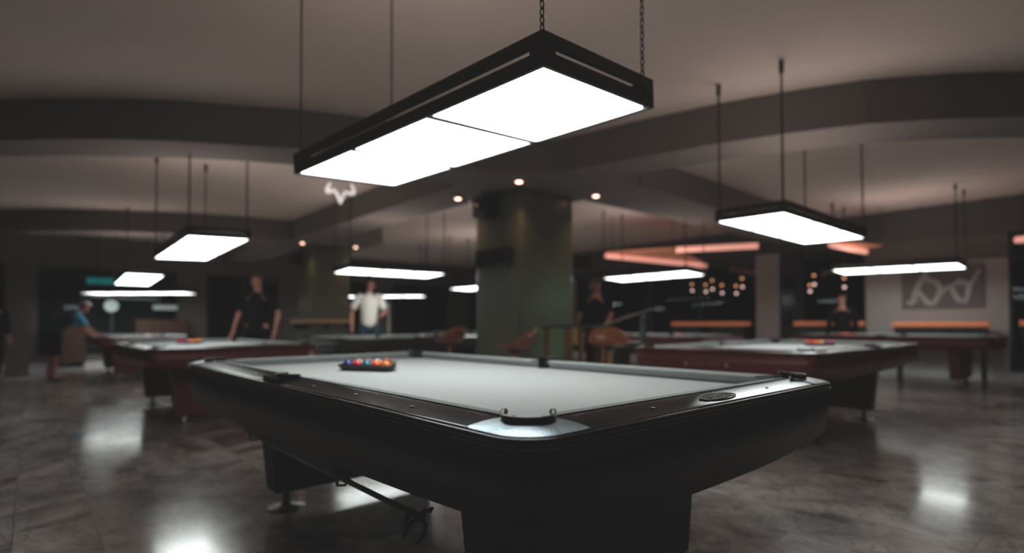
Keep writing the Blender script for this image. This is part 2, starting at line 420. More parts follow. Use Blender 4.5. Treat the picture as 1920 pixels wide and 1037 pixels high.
MC = (1.27, -.635)
main = make_table('pool_table', M['gloss_black'], M['apron_black'], M['leg_black'])
main.location = (MC[0], MC[1], 0)
tag(main, 'large black pool table in the foreground with grey cloth and a shiny corner casting', 'pool table')
# maker's plate on the near end rail (local x = -HA-.105)
xp = -HA-.108
mb = MB()
def ov(a, b, n=28, c=(0, 0)): return [(xp+c[0]+b*sin(2*PI*i/n), c[1]+a*cos(2*PI*i/n), crown(.054+b*sin(2*PI*i/n))+.0016) for i in range(n)]
def on_rail(m, base):
    m.v = [(p[0], p[1], p[2]-base+crown(p[0]+A_)) for p in m.v]
mb.prism([(p[0], p[1]) for p in ov(.088, .024)], -.003, .0012, 1)
on_rail(mb, 0)
mb.tube(ov(.088, .024), .0014, 6, closed=True)
plate = mb.build('maker_plate', [M['rubber'], M['rubber']], main)
mb = MB()
for k in range(6):
    y = .058-.022*k
    mb.tube([(xp+.011, y, ZR-.0006), (xp-.010, y-.004, ZR-.0006), (xp-.010, y-.013, ZR-.0006), (xp+.002*(k % 3), y-.014, ZR-.0006), (xp+.010, y-.010*(k % 2), ZR-.0006)], .0013, 6)
mb.tube([(xp+.004, .10, ZR-.0006), (xp-.012, .085, ZR-.0006), (xp-.016, .05, ZR-.0006), (xp-.014, -.02, ZR-.0006)], .002, 6)
on_rail(mb, ZR-.0022)
mb.build('raised_mark', M['steel'], plate)
# channel that holds the bridge stick, under the near long side (world y about +.06)
mb = MB()
y0 = .075-MC[1]; xa, xb = .80-MC[0], 1.80-MC[0]
mb.box(xa, xb, y0, y0+.02, .515, .60, bev=.003)
for x in (xa+.02, xb-.05):
    mb.tube([(x, y0+.01, .53), (x, y0+.004, .480), (x, y0-.022, .476), (x, y0-.036, .492), (x, y0-.036, .505)], .005, 8)
mb.build('bridge_rack', M['plastic'], main)

red = make_table('pool_table', M['rail_red'], M['apron_red'], M['leg_red'], False)
dark = make_table('pool_table', M['gloss_black'], M['apron_black'], M['leg_black'], False)
TABLES = {
 'A': (red, (6.36, -.74), 0, 'dark red pool table behind the far left end of the foreground table'),
 'B': (None, (12.55, -.83), 0, 'dark red pool table on the left that a man in blue leans over'),
 'G': (None, (1.36, -4.75), PI/2, 'red pool table on the right with two star marks and small lettering on its end'),
 'H': (None, (5.09, -7.97), 0, 'dark red pool table behind the right of the green column, loose balls on it'),
 'I': (None, (1.86, -10.5), 0, 'red pool table furthest right, in front of the pale wall with the canvas'),
 'D': (dark, (7.62, -3.97), PI/2, 'black pool table with a cue ball that the man in the white shirt touches'),
 'F': (None, (9.7, -7.5), 0, 'black pool table just left of the green column, behind the stools'),
}
TOBJ = {}
for k, (o, p, rz, lab) in TABLES.items():
    src = o or (red if k in 'BGHI' else dark)
    t = src if o else copy_tree(src)
    TOBJ[k] = t
    t.location = (p[0], p[1], 0); t.rotation_euler = (0, 0, rz)
    tag(t, lab, 'pool table')
# marks on the ends of two red tables
def star_mark(parent, x, y, z, r):
    P = []
    for i in range(16):
        a = 2*PI*i/16; q = r if i % 2 == 0 else r*.42
        P.append((x, y+q*sin(a), z+q*cos(a)))
    V = P+[(x+.004, p[1], p[2]) for p in P]
    MB().add(V, [list(range(16)), list(range(16, 32))]+[[i, (i+1) % 16, 16+(i+1) % 16, 16+i] for i in range(16)]).build('star_mark', M['pearl_dull'], parent)
M['pearl_dull'] = mat('dull_rose_inlay', (.50, .36, .36), .4, noise=.1)
M['letter_dull'] = mat('dull_lettering', (.34, .20, .20), .5, noise=.1)
g = TOBJ['G']; zx = A_-.004
for y in (.115, -.24): star_mark(g, zx, y, .668, .022)
mb = MB()
for k, (w, h) in enumerate([(.016, .028), (.014, .02), (.014, .02), (.014, .026), (.012, .02), (0, 0), (.016, .028), (.014, .02), (.014, .02), (.014, .02), (.012, .02)]):
    if w: 
        y = .065-.024*k
        mb.tube([(zx+.003, y, .660), (zx+.003, y, .660+h), (zx+.003, y-w*.6, .660+h), (zx+.003, y-w*.6, .660+h*.5), (zx+.003, y-w*.1, .660+h*.45)], .0024, 6)
mb.build('lettering', M['letter_dull'], g)
MB().lathe([(.035, -.003), (.035, .003)], (0, 0, 0), 20).build('end_emblem', M['pearl_dull'], TOBJ['A'], T=Matrix.Translation((-A_+.006, -.70, .69)) @ Matrix.Rotation(PI/2, 4, 'Y'))

# ------------------------------------------------------------------ hanging panel lights
ZCEIL = 3.25
def lamp(q, label, n=3, chain=False, group=None, cords=True):
    """q = x, y, z(bottom), yaw, pitch, roll"""
    root = empty('hanging_light', q[:3])
    Rm = Matrix.Rotation(q[3], 4, 'Z') @ Matrix.Rotation(q[4], 4, 'Y') @ Matrix.Rotation(q[5], 4, 'X')
    root.rotation_euler = Rm.to_euler(); tag(root, label, 'ceiling light', group)
    L = .62*n+.004; W = .62; fx, fy = L/2+.012, W/2+.012; t = .016
    mb = MB()
    for (z0, z1) in ((-.004, .044), (.064, .106)):
        for s in (-1, 1):
            mb.box(-fx, fx, min(s*fy, s*(fy-t)), max(s*fy, s*(fy-t)), z0, z1)
            mb.box(min(s*fx, s*(fx-t)), max(s*fx, s*(fx-t)), -fy+t, fy-t, z0, z1)
    for sx in (-1, 1):
        for sy in (-1, 1):
            mb.box(min(sx*fx, sx*(fx-.06)), max(sx*fx, sx*(fx-.06)), min(sy*fy, sy*(fy-t)), max(sy*fy, sy*(fy-t)), .044, .064)
            mb.box(min(sx*fx, sx*(fx-t)), max(sx*fx, sx*(fx-t)), min(sy*(fy-t), sy*(fy-.06)), max(sy*(fy-t), sy*(fy-.06)), .044, .064)
    mb.build('frame', M['lamp_frame'], root)
    for k in range(n):
        x = (k-(n-1)/2)*.62; h = .2945; r = .02
        P = []
        for (cx_, cy_, a0) in ((x+h-r, .303-r, 0), (x-h+r, .303-r, PI/2), (x-h+r, -.303+r, PI), (x+h-r, -.303+r, 3*PI/2)):
            for i in range(5): a = a0+PI/2*i/4; P.append((cx_+r*cos(a), cy_+r*sin(a)))
        MB().prism(P, .0, .006).build('light_panel', M['panel'], root)
    for k in range(n-1): MB().box((k+1-n/2)*.62-.0145, (k+1-n/2)*.62+.0145, -.303, .303, -.003, .0075).build('divider', M['plastic'], root)
    MB().box(-L/2+.002, L/2-.002, -W/2+.002, W/2-.002, .008, .022).build('panel_tray', M['plastic'], root)
    # suspension
    inv = (Matrix.Translation(q[:3]) @ Rm).inverted()
    for sx in (-1, 1):
        for sy in (-1, 1):
            w = Matrix.Translation(q[:3]) @ Rm @ Vector((sx*(fx-.03), sy*(fy-.03), .10))
            mb = MB()
            if chain:
                z = w.z-.01; i = 0
                while z < ZCEIL-.005:
                    pts = []
                    for k in range(10):
                        a = 2*PI*k/10; d = .0075*cos(a); pts.append((w.x+(d if i % 2 else 0), w.y+(0 if i % 2 else d), z+.014+.016*sin(a)))
                    mb.tube(pts, .0027, 5, closed=True); z += .0255; i += 1
                mb.build('chain', M['chain'], root, T=inv)
            else:
                mb.tube([(w.x, w.y, w.z-.01), (w.x, w.y, ZCEIL)], .010, 6); mb.tube([(w.x, w.y, ZCEIL-.10), (w.x, w.y, ZCEIL)], .022, 8)
                mb.build('cord', M['chain'], root, T=inv)
    return root
lamp((1.273, -.638, 1.85, .05, -.018, -.063), 'big glowing three-panel light on chains right above the foreground table', chain=True)
lamp((6.72, -.72, 1.935, .02, .04, -.04), 'three-panel light hanging at left above the dark red table with racked balls')
lamp((12.72, -.84, 1.94, 0, .05, 0), 'small far left panel light above the table where a man leans')
lamp((7.69, -3.93, 1.90, -PI/2, -.01, -.05), 'three-panel light above the head of the man in the white shirt')
lamp((1.31, -4.90, 1.93, -1.615, .02, .02), 'three-panel light at right above the red table with star marks')
lamp((5.09, -7.97, 1.89, -.02, 0, .05), 'panel light right of the green column, under the salmon tube lights')
lamp((1.85, -10.68, 1.955, -.03, -.02, .06), 'panel light furthest right, in front of the pale wall')
lamp((15.0, -1.15, 1.775, -.72+PI/2, 0, 0), 'thin four-panel light furthest left, lowest of the left group', n=4)
lamp((13.55, -6.85, 1.82, -.80+PI/2, 0, 0), 'thin four-panel light low behind the man in the white shirt', n=4)
lamp((9.7, -7.5, 1.90, 0, 0, .03), 'short bright panel light touching the left edge of the green column')

# ------------------------------------------------------------------ room shell
def struct(name, mb, m, T=None): return mb.build(name, m, None, 'structure', T)
X0, X1, Y0, Y1 = -4.5, 16.4, -12.15, 3.6
struct('floor', MB().box(X0, X1+.2, -20, Y1, -.1, 0), M['floor'])
struct('ceiling', MB().box(X0, X1+.2, -20, Y1, ZCEIL, ZCEIL+.1), M['ceiling'])
struct('wall_left', MB().box(X0, X1+.2, Y1, Y1+.15, 0, ZCEIL), M['dark_wall'])
struct('wall_near', MB().box(X0-.15, X0, -20, Y1, 0, ZCEIL), M['brown_wall'])
# back wall x = X1, dark, with big windows
mb = MB()
mb.box(X1, X1+.15, Y0, Y1, 2.45, ZCEIL); mb.box(X1, X1+.15, Y0, Y1, 0, .25)
for (a, b) in ((2.6, Y1), (.72, 1.25), (-2.9, -2.2), (-5.6, -4.9), (-8.8, -8.1), (Y0, -11.2)): mb.box(X1, X1+.15, a, b, .25, 2.45)
struct('wall_back', mb, M['brown_wall'])
struct('baseboard_back', MB().box(X1-.02, X1-.001, Y0, Y1, 0, .10), M['baseboard'])
k = 0
def window(n, x0, x1, y0, y1, z0, z1, axis, bars):
    """thin framed pane; axis 'x' = lies in plane x const"""
    mb = MB(); t = .05
    if axis == 'x':
        for y in [y0, y1-t]+[y0+(y1-y0)*i/(bars+1)-t/2 for i in range(1, bars+1)]: mb.box(x0, x0+.07, y, y+t, z0, z1)
        mb.box(x0, x0+.07, y0, y1, z0, z0+t); mb.box(x0, x0+.07, y0, y1, z1-t, z1)
    else:
        for x in [x0, x1-t]+[x0+(x1-x0)*i/(bars+1)-t/2 for i in range(1, bars+1)]: mb.box(x, x+t, y0, y0+.07, z0, z1)
        mb.box(x0, x1, y0, y0+.07, z0, z0+t); mb.box(x0, x1, y0, y0+.07, z1-t, z1)
    f = mb.build('window_%d' % n, M['frame']); f['kind'] = 'structure'
    mb = MB()
    if axis == 'x': mb.box(x0+.03, x0+.036, y0+t, y1-t, z0+t, z1-t)
    else: mb.box(x0+t, x1-t, y0+.03, y0+.036, z0+t, z1-t)
    mb.build('pane', M['glass'], f)
for (a, b) in ((1.25, 2.6), (-2.2, .72), (-4.9, -2.9), (-8.1, -5.6), (-11.2, -8.8)):
    k += 1; window(k, X1+.03, 0, a, b, .25, 2.45, 'x', 1)
struct('wall_far', MB().box(X1+.6, X1+.7, -20, Y1, 0, ZCEIL), M['dark_wall'])
# right wall y = Y0: pale piece with canvas, windows either side
struct('trim_12', MB().box(.52, 2.72, Y0-.15, Y0-.0005, 2.16, 2.62), M['brown_wall'])  # dark band imitates the shade above lamp level on the pale wall
mb = MB(); mb.box(.52, 2.72, Y0-.15, Y0, 0, 2.16)
struct('wall_right', mb, M['white_wall'])
M['header'] = mat('shaded_header', (.085, .074, .069), .85, noise=.06, nscale=3)  # darker than the beams, puts the unlit upper wall's shade into the colour
struct('trim_1', MB().box(X0, X1, Y0-.16, Y0+.02, 2.62, ZCEIL), M['header'])
struct('baseboard_right', MB().box(.52, 2.72, Y0, Y0+.02, 0, .12), M['baseboard'])
struct('trim_2', MB().box(4.42, 4.96, Y0-.2, Y0+.12, 0, 2.62, bev=.01), M['white_wall'])
struct('trim_3', MB().box(4.0, 4.42, Y0-.2, Y0+.05, 0, 2.62), M['dark_wall'])
for (a, b, n) in ((2.72, 4.0, 0), (4.96, 8.0, 1), (8.0, 11.0, 1), (11.0, 16.4, 2), (-2.6, .52, 1)):
    k += 1; window(k, a, b, Y0-.1, 0, .12, 2.62, 'y', n)
struct('baseboard_terrace', MB().box(-2.6, .52, Y0-.08, Y0+.01, 0, .12).box(2.72, 16.4, Y0-.08, Y0+.01, 0, .12), M['baseboard'])
struct('wall_terrace', MB().box(X0, X1, -19.9, -19.8, 0, ZCEIL), M['dark_wall'])

# ceiling beams, curved around each bay, and straight ones from column to column
Lf = [(7.6, 2.2), (7.0, 1.55), (6.51, 1.07), (6.09, .64), (5.71, .20), (5.40, -.24), (5.14, -.72), (4.85, -1.21), (4.55, -1.9), (4.33, -2.6), (4.22, -3.38)]
Lb = [(4.95, -3.38), (5.05, -2.7), (5.2, -2.0), (5.45, -1.42), (5.71, -.87), (6.03, -.35), (6.40, .15), (6.77, .62), (7.23, 1.10), (7.75, 1.6), (8.4, 2.2)]
Rf = [(4.22, -3.38), (3.73, -3.95), (3.54, -4.0), (2.54, -4.23), (1.86, -4.42), (1.28, -4.65), (.70, -4.93), (.19, -5.33), (-.28, -5.8), (-.75, -6.4), (-1.1, -7.1)]
Rb = [(-1.0, -8.2), (-.7, -7.3), (-.21, -6.54), (.31, -6.01), (.87, -5.56), (1.52, -5.24), (2.16, -5.0), (2.92, -4.78), (3.45, -4.75)]
ZB = 2.84
def shift(P, dx, dy): return [(x+dx, y+dy) for x, y in P]
def beam(n, P, z0=ZB): struct('trim_%d' % n, MB().prism(P, z0, ZCEIL-.001), M['beam'])
beam(4, Lf+Lb[:0]+[(4.95, -3.38)]+Lb[1:])
beam(5, [(4.22, -3.385)]+Rf[1:]+Rb+[(3.45, -5.3), (5.75, -5.3), (5.75, -4.3), (5.2, -3.385)])
beam(6, [(5.2, -3.386), (X1, -3.386), (X1, -4.15), (5.751, -4.15)])
beam(7, [(3.42, -5.301), (4.45, -5.301), (4.45, Y0+.021), (3.42, Y0+.021)])
beam(8, shift(Lf, 6.9, 0)+[(11.85, -3.384)]+shift(Lb[1:], 6.9, 0), ZB+.001)
beam(9, [(10.4, -4.1505), (12.6, -4.1505), (12.6, -5.2), (10.4, -5.2)], ZB+.001)
beam(10, [(-4.4, -4.6), (-4.4, -8.6), (-3.2, -7.0), (-1.1, -7.1)][:0] or [(X0, -9.2), (X0, -8.2), (-1.102, -7.105), (-1.002, -8.205)])

# the two green-clad columns
def column(name, x0, x1, y0, y1, label):
    mb = MB(); mb.box(x0, x1, y0, y1, 0, ZB+.0005, bev=.05)
    o = mb.build(name, M['column']); tag(o, label, 'column'); o['kind'] = 'structure'; return o
column('column', 4.46, 5.46, -5.10, -4.06, 'big green square column in the middle of the hall')
column('column', 11.45, 12.35, -4.9, -3.98, 'smaller far green column left of the man in the white shirt')

# ------------------------------------------------------------------ recessed ceiling spots
def spot(x, y, label, power=17):
    root = empty('recessed_spotlight', (x, y, ZB)); tag(root, label, 'spotlight')
    MB().lathe([(.05, -.012), (.062, -.010), (.066, -.001), (.05, -.001)], (0, 0, 0), 20).build('bezel', M['baseboard'], root)
    MB().lathe([(.046, -.010), (.03, -.020), (.002, -.022)], (0, 0, 0), 20).build('bulb', M['spot_glow'], root)
    l = bpy.data.lights.new('spot_lamp', 'SPOT'); l.energy = power; l.color = (1, .62, .30); l.spot_size = 1.9; l.spot_blend = .9; l.shadow_soft_size = .03
    o = bpy.data.objects.new('spot_lamp', l); COL.objects.link(o); o.parent = root; o.location = (0, 0, -.03)
    return root, o
for (x, y, lab) in ((5.56, -3.82, 'left ceiling spotlight beside the top of the big green column'), (4.28, -3.86, 'ceiling spotlight at the near corner of the big green column'),
                    (4.14, -5.22, 'right ceiling spotlight beside the top of the big green column'), (11.35, -3.72, 'left ceiling spotlight at the far green column'),
                    (11.2, -4.92, 'right ceiling spotlight at the far green column')):
    spot(x, y, lab)

# ------------------------------------------------------------------ racks and balls
BR = .0286
BC = {'white': (.85, .80, .70), 'yellow': (.95, .50, .03), 'blue': (.01, .03, .25), 'red': (.75, .01, .02), 'purple': (.05, .015, .14), 'orange': (1.0, .22, .01),
      'green': (.0, .16, .10), 'maroon': (.25, .01, .02), 'black': (.01, .01, .01), 'teal': (.0, .17, .26), 'vermilion': (.95, .08, .01), 'pink': (.85, .20, .20)}
BM = {k: mat(k+'_ball', c, .08, coat=.5, noise=.01) for k, c in BC.items()}
def stripe_mat(name, c):
    m, nt, b = new_mat(name)
    tc = nt.nodes.new('ShaderNodeTexCoord'); sx = nt.nodes.new('ShaderNodeSeparateXYZ'); ab = nt.nodes.new('ShaderNodeMath'); ab.operation = 'ABSOLUTE'
    lt = nt.nodes.new('ShaderNodeMath'); lt.operation = 'LESS_THAN'; lt.inputs[1].default_value = .014
    mx = nt.nodes.new('ShaderNodeMix'); mx.data_type = 'RGBA'; mx.inputs['A'].default_value = (.85, .80, .70, 1); mx.inputs['B'].default_value = (*c, 1)
    nt.links.new(tc.outputs['Object'], sx.inputs[0]); nt.links.new(sx.outputs['Z'], ab.inputs[0]); nt.links.new(ab.outputs[0], lt.inputs[0])
    nt.links.new(lt.outputs[0], mx.inputs['Factor']); nt.links.new(mx.outputs['Result'], b.inputs['Base Color']); b.inputs['Roughness'].default_value = .08
    b.inputs['Coat Weight'].default_value = .5
    return m
SM = {k: stripe_mat(k+'_striped_ball', BC[k]) for k in ('yellow', 'blue', 'red', 'orange', 'green', 'purple', 'maroon')}
bm_ = bmesh.new(); bmesh.ops.create_uvsphere(bm_, u_segments=28, v_segments=18, radius=BR)
for f in bm_.faces: f.smooth = True
ball_me = {}
def ball_mesh(m):
    if m.name not in ball_me:
        me = bpy.data.meshes.new('ball'); bm_.to_mesh(me); me.materials.append(m); ball_me[m.name] = me
    return ball_me[m.name]
def ball(m, x, y, label, group=None, rot=(0, 0, 0)):
    o = bpy.data.objects.new('billiard_ball', ball_mesh(m)); COL.objects.link(o); o.location = (x, y, ZC+BR+.0003); o.rotation_euler = rot
    return tag(o, label, 'ball', group)
def rack(cx, cy, ang, label, order, where, detail=True):
    """cx, cy = apex ball; ang = direction the pack grows"""
    d = Vector((cos(ang), sin(ang))); n = Vector((-sin(ang), cos(ang))); s = 2*BR+.0006
    pos = []
    for r in range(5):
        for k in range(r+1):
            p = Vector((cx, cy))+d*(r*s*.8660)+n*((k-r/2)*s); pos.append((p.x, p.y, r, k))
    # frame: rounded triangle tube band around the pack
    cen = Vector((0, 0)); corners = [(0, 0), (4*s*.866, -2*s), (4*s*.866, 2*s)]
    root = empty('ball_rack', (cx, cy, ZC), (0, 0, ang)); tag(root, label, 'rack')
    def outline(off):
        P = []
        for (i, a0, a1) in ((0, 2*PI/3, 4*PI/3), (1, 4*PI/3, 2*PI), (2, 0, 2*PI/3)):
            c = corners[i]
            for q in range(9): a = a0+(a1-a0)*q/8; P.append((c[0]+off*cos(a), c[1]+off*sin(a)))
        return P
    pr = [(BR+.002, .001), (BR+.001, .016), (BR+.0015, .034), (BR+.014, .036), (BR+.022, .030), (BR+.020, .020), (BR+.009, .014), (BR+.007, .001)]
    MB().loops([[(p[0], p[1], z) for p in outline(o)] for o, z in pr]).build('triangle_frame', M['plastic'], root)
    ROWS = ['apex', 'second row', 'third row', 'fourth row', 'back row']
    out = []
    for i, (x, y, r, k) in enumerate(pos):
        kind, c = order[i]
        if r == 0: side = ''
        elif r == 1: side = ', right one' if k == 0 else ', left one'
        else: side = ', ' + (['rightmost', 'second from right', 'third from right', 'fourth from right'][k] if k < r else 'leftmost')
        lab = '%s %sball racked on the %s, %s%s' % (c, 'striped ' if kind == 's' else '', where, ROWS[r], side)
        out.append(ball((SM if kind == 's' else BM)[c], x, y, lab, 'racked balls on the ' + where, (random.uniform(0, 3), random.uniform(0, 3), random.uniform(0, 3))))
    return out
ORD_MAIN = [('b', 'orange'), ('b', 'black'), ('b', 'vermilion'), ('b', 'green'), ('s', 'yellow'), ('b', 'teal'), ('b', 'pink'), ('s', 'red'), ('b', 'teal'), ('b', 'red'),
            ('b', 'maroon'), ('b', 'teal'), ('b', 'pink'), ('b', 'white'), ('b', 'blue')]
rack(1.66, -.55, 0, 'black triangle rack of balls on the foreground table', ORD_MAIN, 'foreground table')
ORD_B = [('b', 'red'), ('b', 'orange'), ('b', 'red'), ('b', 'yellow'), ('b', 'black'), ('b', 'pink'), ('b', 'blue'), ('b', 'red'), ('b', 'orange'), ('b', 'orange'),
         ('b', 'red'), ('b', 'vermilion'), ('b', 'maroon'), ('b', 'green'), ('b', 'vermilion')]
rack(7.05, -.74, 0, 'black triangle rack of red and orange balls on the dark red table at left', [('b', 'orange'), ('b', 'vermilion'), ('b', 'orange'), ('b', 'yellow'), ('b', 'black'), ('b', 'blue'), ('b', 'pink'), ('b', 'blue'), ('s', 'orange'), ('b', 'red'),
     ('b', 'yellow'), ('b', 'vermilion'), ('b', 'green'), ('b', 'maroon'), ('b', 'red')], 'dark red table at left')
rack(1.36, -5.42, -PI/2, 'black triangle rack of red and orange balls on the red table with star marks', ORD_B, 'red table with star marks')
rack(2.45, -10.5, 0, 'black triangle rack of balls on the red table by the pale wall', ORD_B[::-1], 'red table by the pale wall')
ball(BM['white'], 8.15, -4.83, 'white cue ball on the black table of the man in the white shirt')
ball(BM['white'], 5.49, -7.70, 'cream ball at the left end of the dark red table behind the green column')
ball(BM['green'], 5.56, -7.66, 'dark green ball touching the cream ball on the table behind the green column')
ball(BM['pink'], 4.72, -8.28, 'pink ball lying alone on the dark red table behind the green column')
ball(BM['white'], 12.30, -.95, 'white ball near the middle of the table the blue-shirted man leans over')
ball(BM['pink'], 12.15, -.98, 'pink ball beside the white one on the table the blue-shirted man leans over')

# ------------------------------------------------------------------ mechanical bridge under the foreground table
br = empty('bridge_stick', (.36, .056, .495)); tag(br, 'dark bridge stick with a clawed head hanging under the long side of the foreground table', 'bridge stick')
mb = MB(); mb.tube([(0, 0, 0), (.5, 0, 0), (1.42, 0, .004)], [.0075, .009, .013], 12); mb.tube([(-.012, 0, 0), (.06, 0, 0)], .011, 12)
mb.build('shaft', M['apron_black'], br)
mb = MB()
for P in ([(0, 0, 0), (0, .022, .018), (0, .045, .012), (0, .058, -.012)], [(0, 0, 0), (0, -.022, .016), (0, -.040, .010), (0, -.050, .02)],
          [(0, 0, 0), (0, .014, -.020), (0, .050, -.028), (0, .075, -.010), (0, .082, -.002)][:0] or [(0, 0, -.004), (-.004, -.018, -.030), (-.006, -.012, -.058), (-.006, .016, -.085)],
          [(0, 0, -.002), (0, .030, -.012), (0, .052, -.030), (0, .060, -.052)]):
    mb.tube(P, [.008]*(len(P)-1)+[.005], 8)
mb.box(-.008, .008, -.016, .016, -.014, .014, bev=.003)
mb.v = [(p[0], p[1]*.8, p[2]*.78) for p in mb.v]
mb.build('claw_head', M['plastic'], br)

# ------------------------------------------------------------------ stools, high tables, ledges
def stool(x, y, rz, label, name='bar_stool', h=.74):
    r = empty(name, (x, y, 0), (0, 0, rz)); tag(r, label, 'stool', 'wooden shell bar stools around the green column')
    mb = MB(); n = 28; L = []
    # curved bucket shell: disc that sweeps up into a low wrap-around back
    for (rr, z, k) in ((.01, 0, 0), (.12, .002, 0), (.185, .02, 0), (.215, .055, .35), (.235, .09, 1.0), (.247, .088, 1.0), (.225, .045, .35), (.19, .0, 0), (.12, -.018, 0), (.01, -.02, 0)):
        ring = []
        for i in range(n):
            a = 2*PI*i/n; back = max(0, -cos(a))**.7
            ring.append((rr*cos(a)*(1-.12*(cos(a) > .3)), rr*1.02*sin(a), h+z*(1 if k == 0 else (.35+.65*back))+k*back*.13))
        L.append(ring)
    mb.loops(L, closed_profile=False); mb.build('seat_shell', M['stool_wood'], r)
    MB().lathe([(.075, h-.055), (.08, h-.02)], (0, 0, 0), 20).build('seat_hub', M['plastic'], r)
    MB().lathe([(.032, .02), (.03, h-.055)], (0, 0, 0), 16).build('pole', M['pale_wood'], r)
    MB().lathe([(.21, 0), (.21, .008), (.05, .022), (.034, .03)], (0, 0, 0), 28).build('base', M['plastic'], r)
    mb = MB(); mb.tube([(.15*cos(2*PI*i/20), .15*sin(2*PI*i/20), .30) for i in range(20)], .009, 8, closed=True)
    for a in (0, PI/2, PI, 3*PI/2): mb.tube([(0, 0, .30), (.15*cos(a), .15*sin(a), .30)], .007, 6)
    mb.build('footrest', M['steel'], r)
    return r
stool(3.66, -3.22, .9, 'reddish wooden bar stool in front of the big green column')
stool(3.35, -4.50, 2.4, 'reddish wooden bar stool right of the big green column')
stool(5.95, -3.95, .2, 'wooden bar stool left of the big green column, behind the foreground rail')
stool(6.15, -5.6, 2.0, 'half hidden wooden bar stool against the left edge of the green column')
def high_table(x, y, rz, sx, sy, h, label, topm):
    r = empty('high_table', (x, y, 0), (0, 0, rz)); tag(r, label, 'table')
    MB().box(-sx/2, sx/2, -sy/2, sy/2, h-.035, h, bev=.006).build('table_top', topm, r)
    for a in (-1, 1):
        for b in (-1, 1):
            MB().box(a*(sx/2-.06)-.025, a*(sx/2-.06)+.025, b*(sy/2-.06)-.025, b*(sy/2-.06)+.025, 0, h-.036, bev=.004).build('leg', M['stool_wood'], r)
    return r
high_table(4.02, -4.62, 0, .50, .80, .985, 'black high table against the right face of the big green column', M['plastic'])
# dark padded bar chair by the high table
def bar_chair(x, y, rz, label):
    r = empty('bar_chair', (x, y, 0), (0, 0, rz)); tag(r, label, 'chair')
    MB().box(-.2, .2, -.2, .2, .70, .76, bev=.02).build('seat', M['plastic'], r)
    MB().box(-.22, -.18, -.2, .2, .80, 1.10, bev=.015).build('backrest', M['plastic'], r)
    for a in (-1, 1):
        for b in (-1, 1): MB().tube([(a*.20, b*.20, 0), (a*.17, b*.17, .705)], .014, 8).build('leg', M['plastic'], r)
        MB().tube([(-.18, a*.16, .72), (-.20, a*.16, .83)], .011, 8).build('back_post', M['plastic'], r)
    return r
bar_chair(4.2, -3.85+.05, PI*.8, 'black bar chair standing close to the near corner of the green column') if False else bar_chair(3.55, -5.15, PI*.15, 'black padded bar chair at the black high table')
# cue rack board on the hidden side of the column, its edge showing
r = empty('cue_rack', (4.56, -5.10, 0)); tag(r, 'upright reddish wooden cue rack board on the right edge of the green column', 'cue rack')
MB().box(-.04, .04, -.125, -.002, .72, 1.66, bev=.008).build('board', M['brown_wood'], r)
MB().box(-.05, .06, -.14, -.002, .70, .96, bev=.01).build('butt_shelf', M['pale_wood'], r)
# wooden ledge around the far column
r = empty('column_ledge', (11.45, -3.98, 0)); tag(r, 'tan wooden ledge wrapped around the far green column', 'ledge')
mb = MB(); mb.box(-.18, .90, .0, .16, 1.04, 1.12, bev=.01); mb.box(-.18, -.002, -.92, .0, 1.04, 1.12, bev=.01); mb.build('board', M['tan_wood'], r)
for p in ((.2, .08), (.7, .08), (-.09, -.3), (-.09, -.8)): MB().box(p[0]-.02, p[0]+.02, p[1]-.07, p[1]+.07, .90, 1.041).build('bracket', M['plastic'], r)
# orange ledge tables in front of the windows and the pale wall
def ledge(x0, x1, y, label, z=1.0):
    r = empty('wall_ledge', ((x0+x1)/2, y, 0)); tag(r, label, 'ledge', 'orange wooden ledges along the right wall'); w = (x1-x0)/2
    MB().box(-w, w, -.16, .16, z-.07, z+.02, bev=.008).build('ledge_top', M['glowing_wood'], r)
    MB().box(-w+.02, w-.02, -.14, .13, z-.26, z-.071).build('apron_board', M['plastic'], r)
    for a in (-w+.08, w-.08): MB().box(a-.03, a+.03, -.10, .10, 0, z-.2601).build('leg', M['plastic'], r)
ledge(.74, 2.14, -11.78, 'orange-edged dark ledge table under the canvas on the pale wall')
ledge(3.28, 4.0, -11.90, 'short orange wooden ledge before the window just right of the pier', 1.02)
ledge(2.72, 2.98, -11.90, 'stub of orange ledge at the left edge of the pale wall', 1.02)
ledge(5.10, 6.05, -11.90, 'orange wooden ledge before the window left of the pier', 1.02)
ledge(6.15, 7.05, -11.90, 'orange wooden ledge further left before the same window', 1.02)
ledge(-.6, .35, -11.90, 'orange ledge at the right edge of the picture', 1.02)

# ------------------------------------------------------------------ wall things
def boxthing(name, label, cat, x0, x1, y0, y1, z0, z1, m, extra=None, bev=.01, group=None):
    r = empty(name, ((x0+x1)/2, (y0+y1)/2, z0)); tag(r, label, cat, group)
    cx, cy = (x0+x1)/2, (y0+y1)/2
    MB().box(x0-cx, x1-cx, y0-cy, y1-cy, 0, z1-z0, bev=bev).build('casing', m, r)
    return r, cx, cy
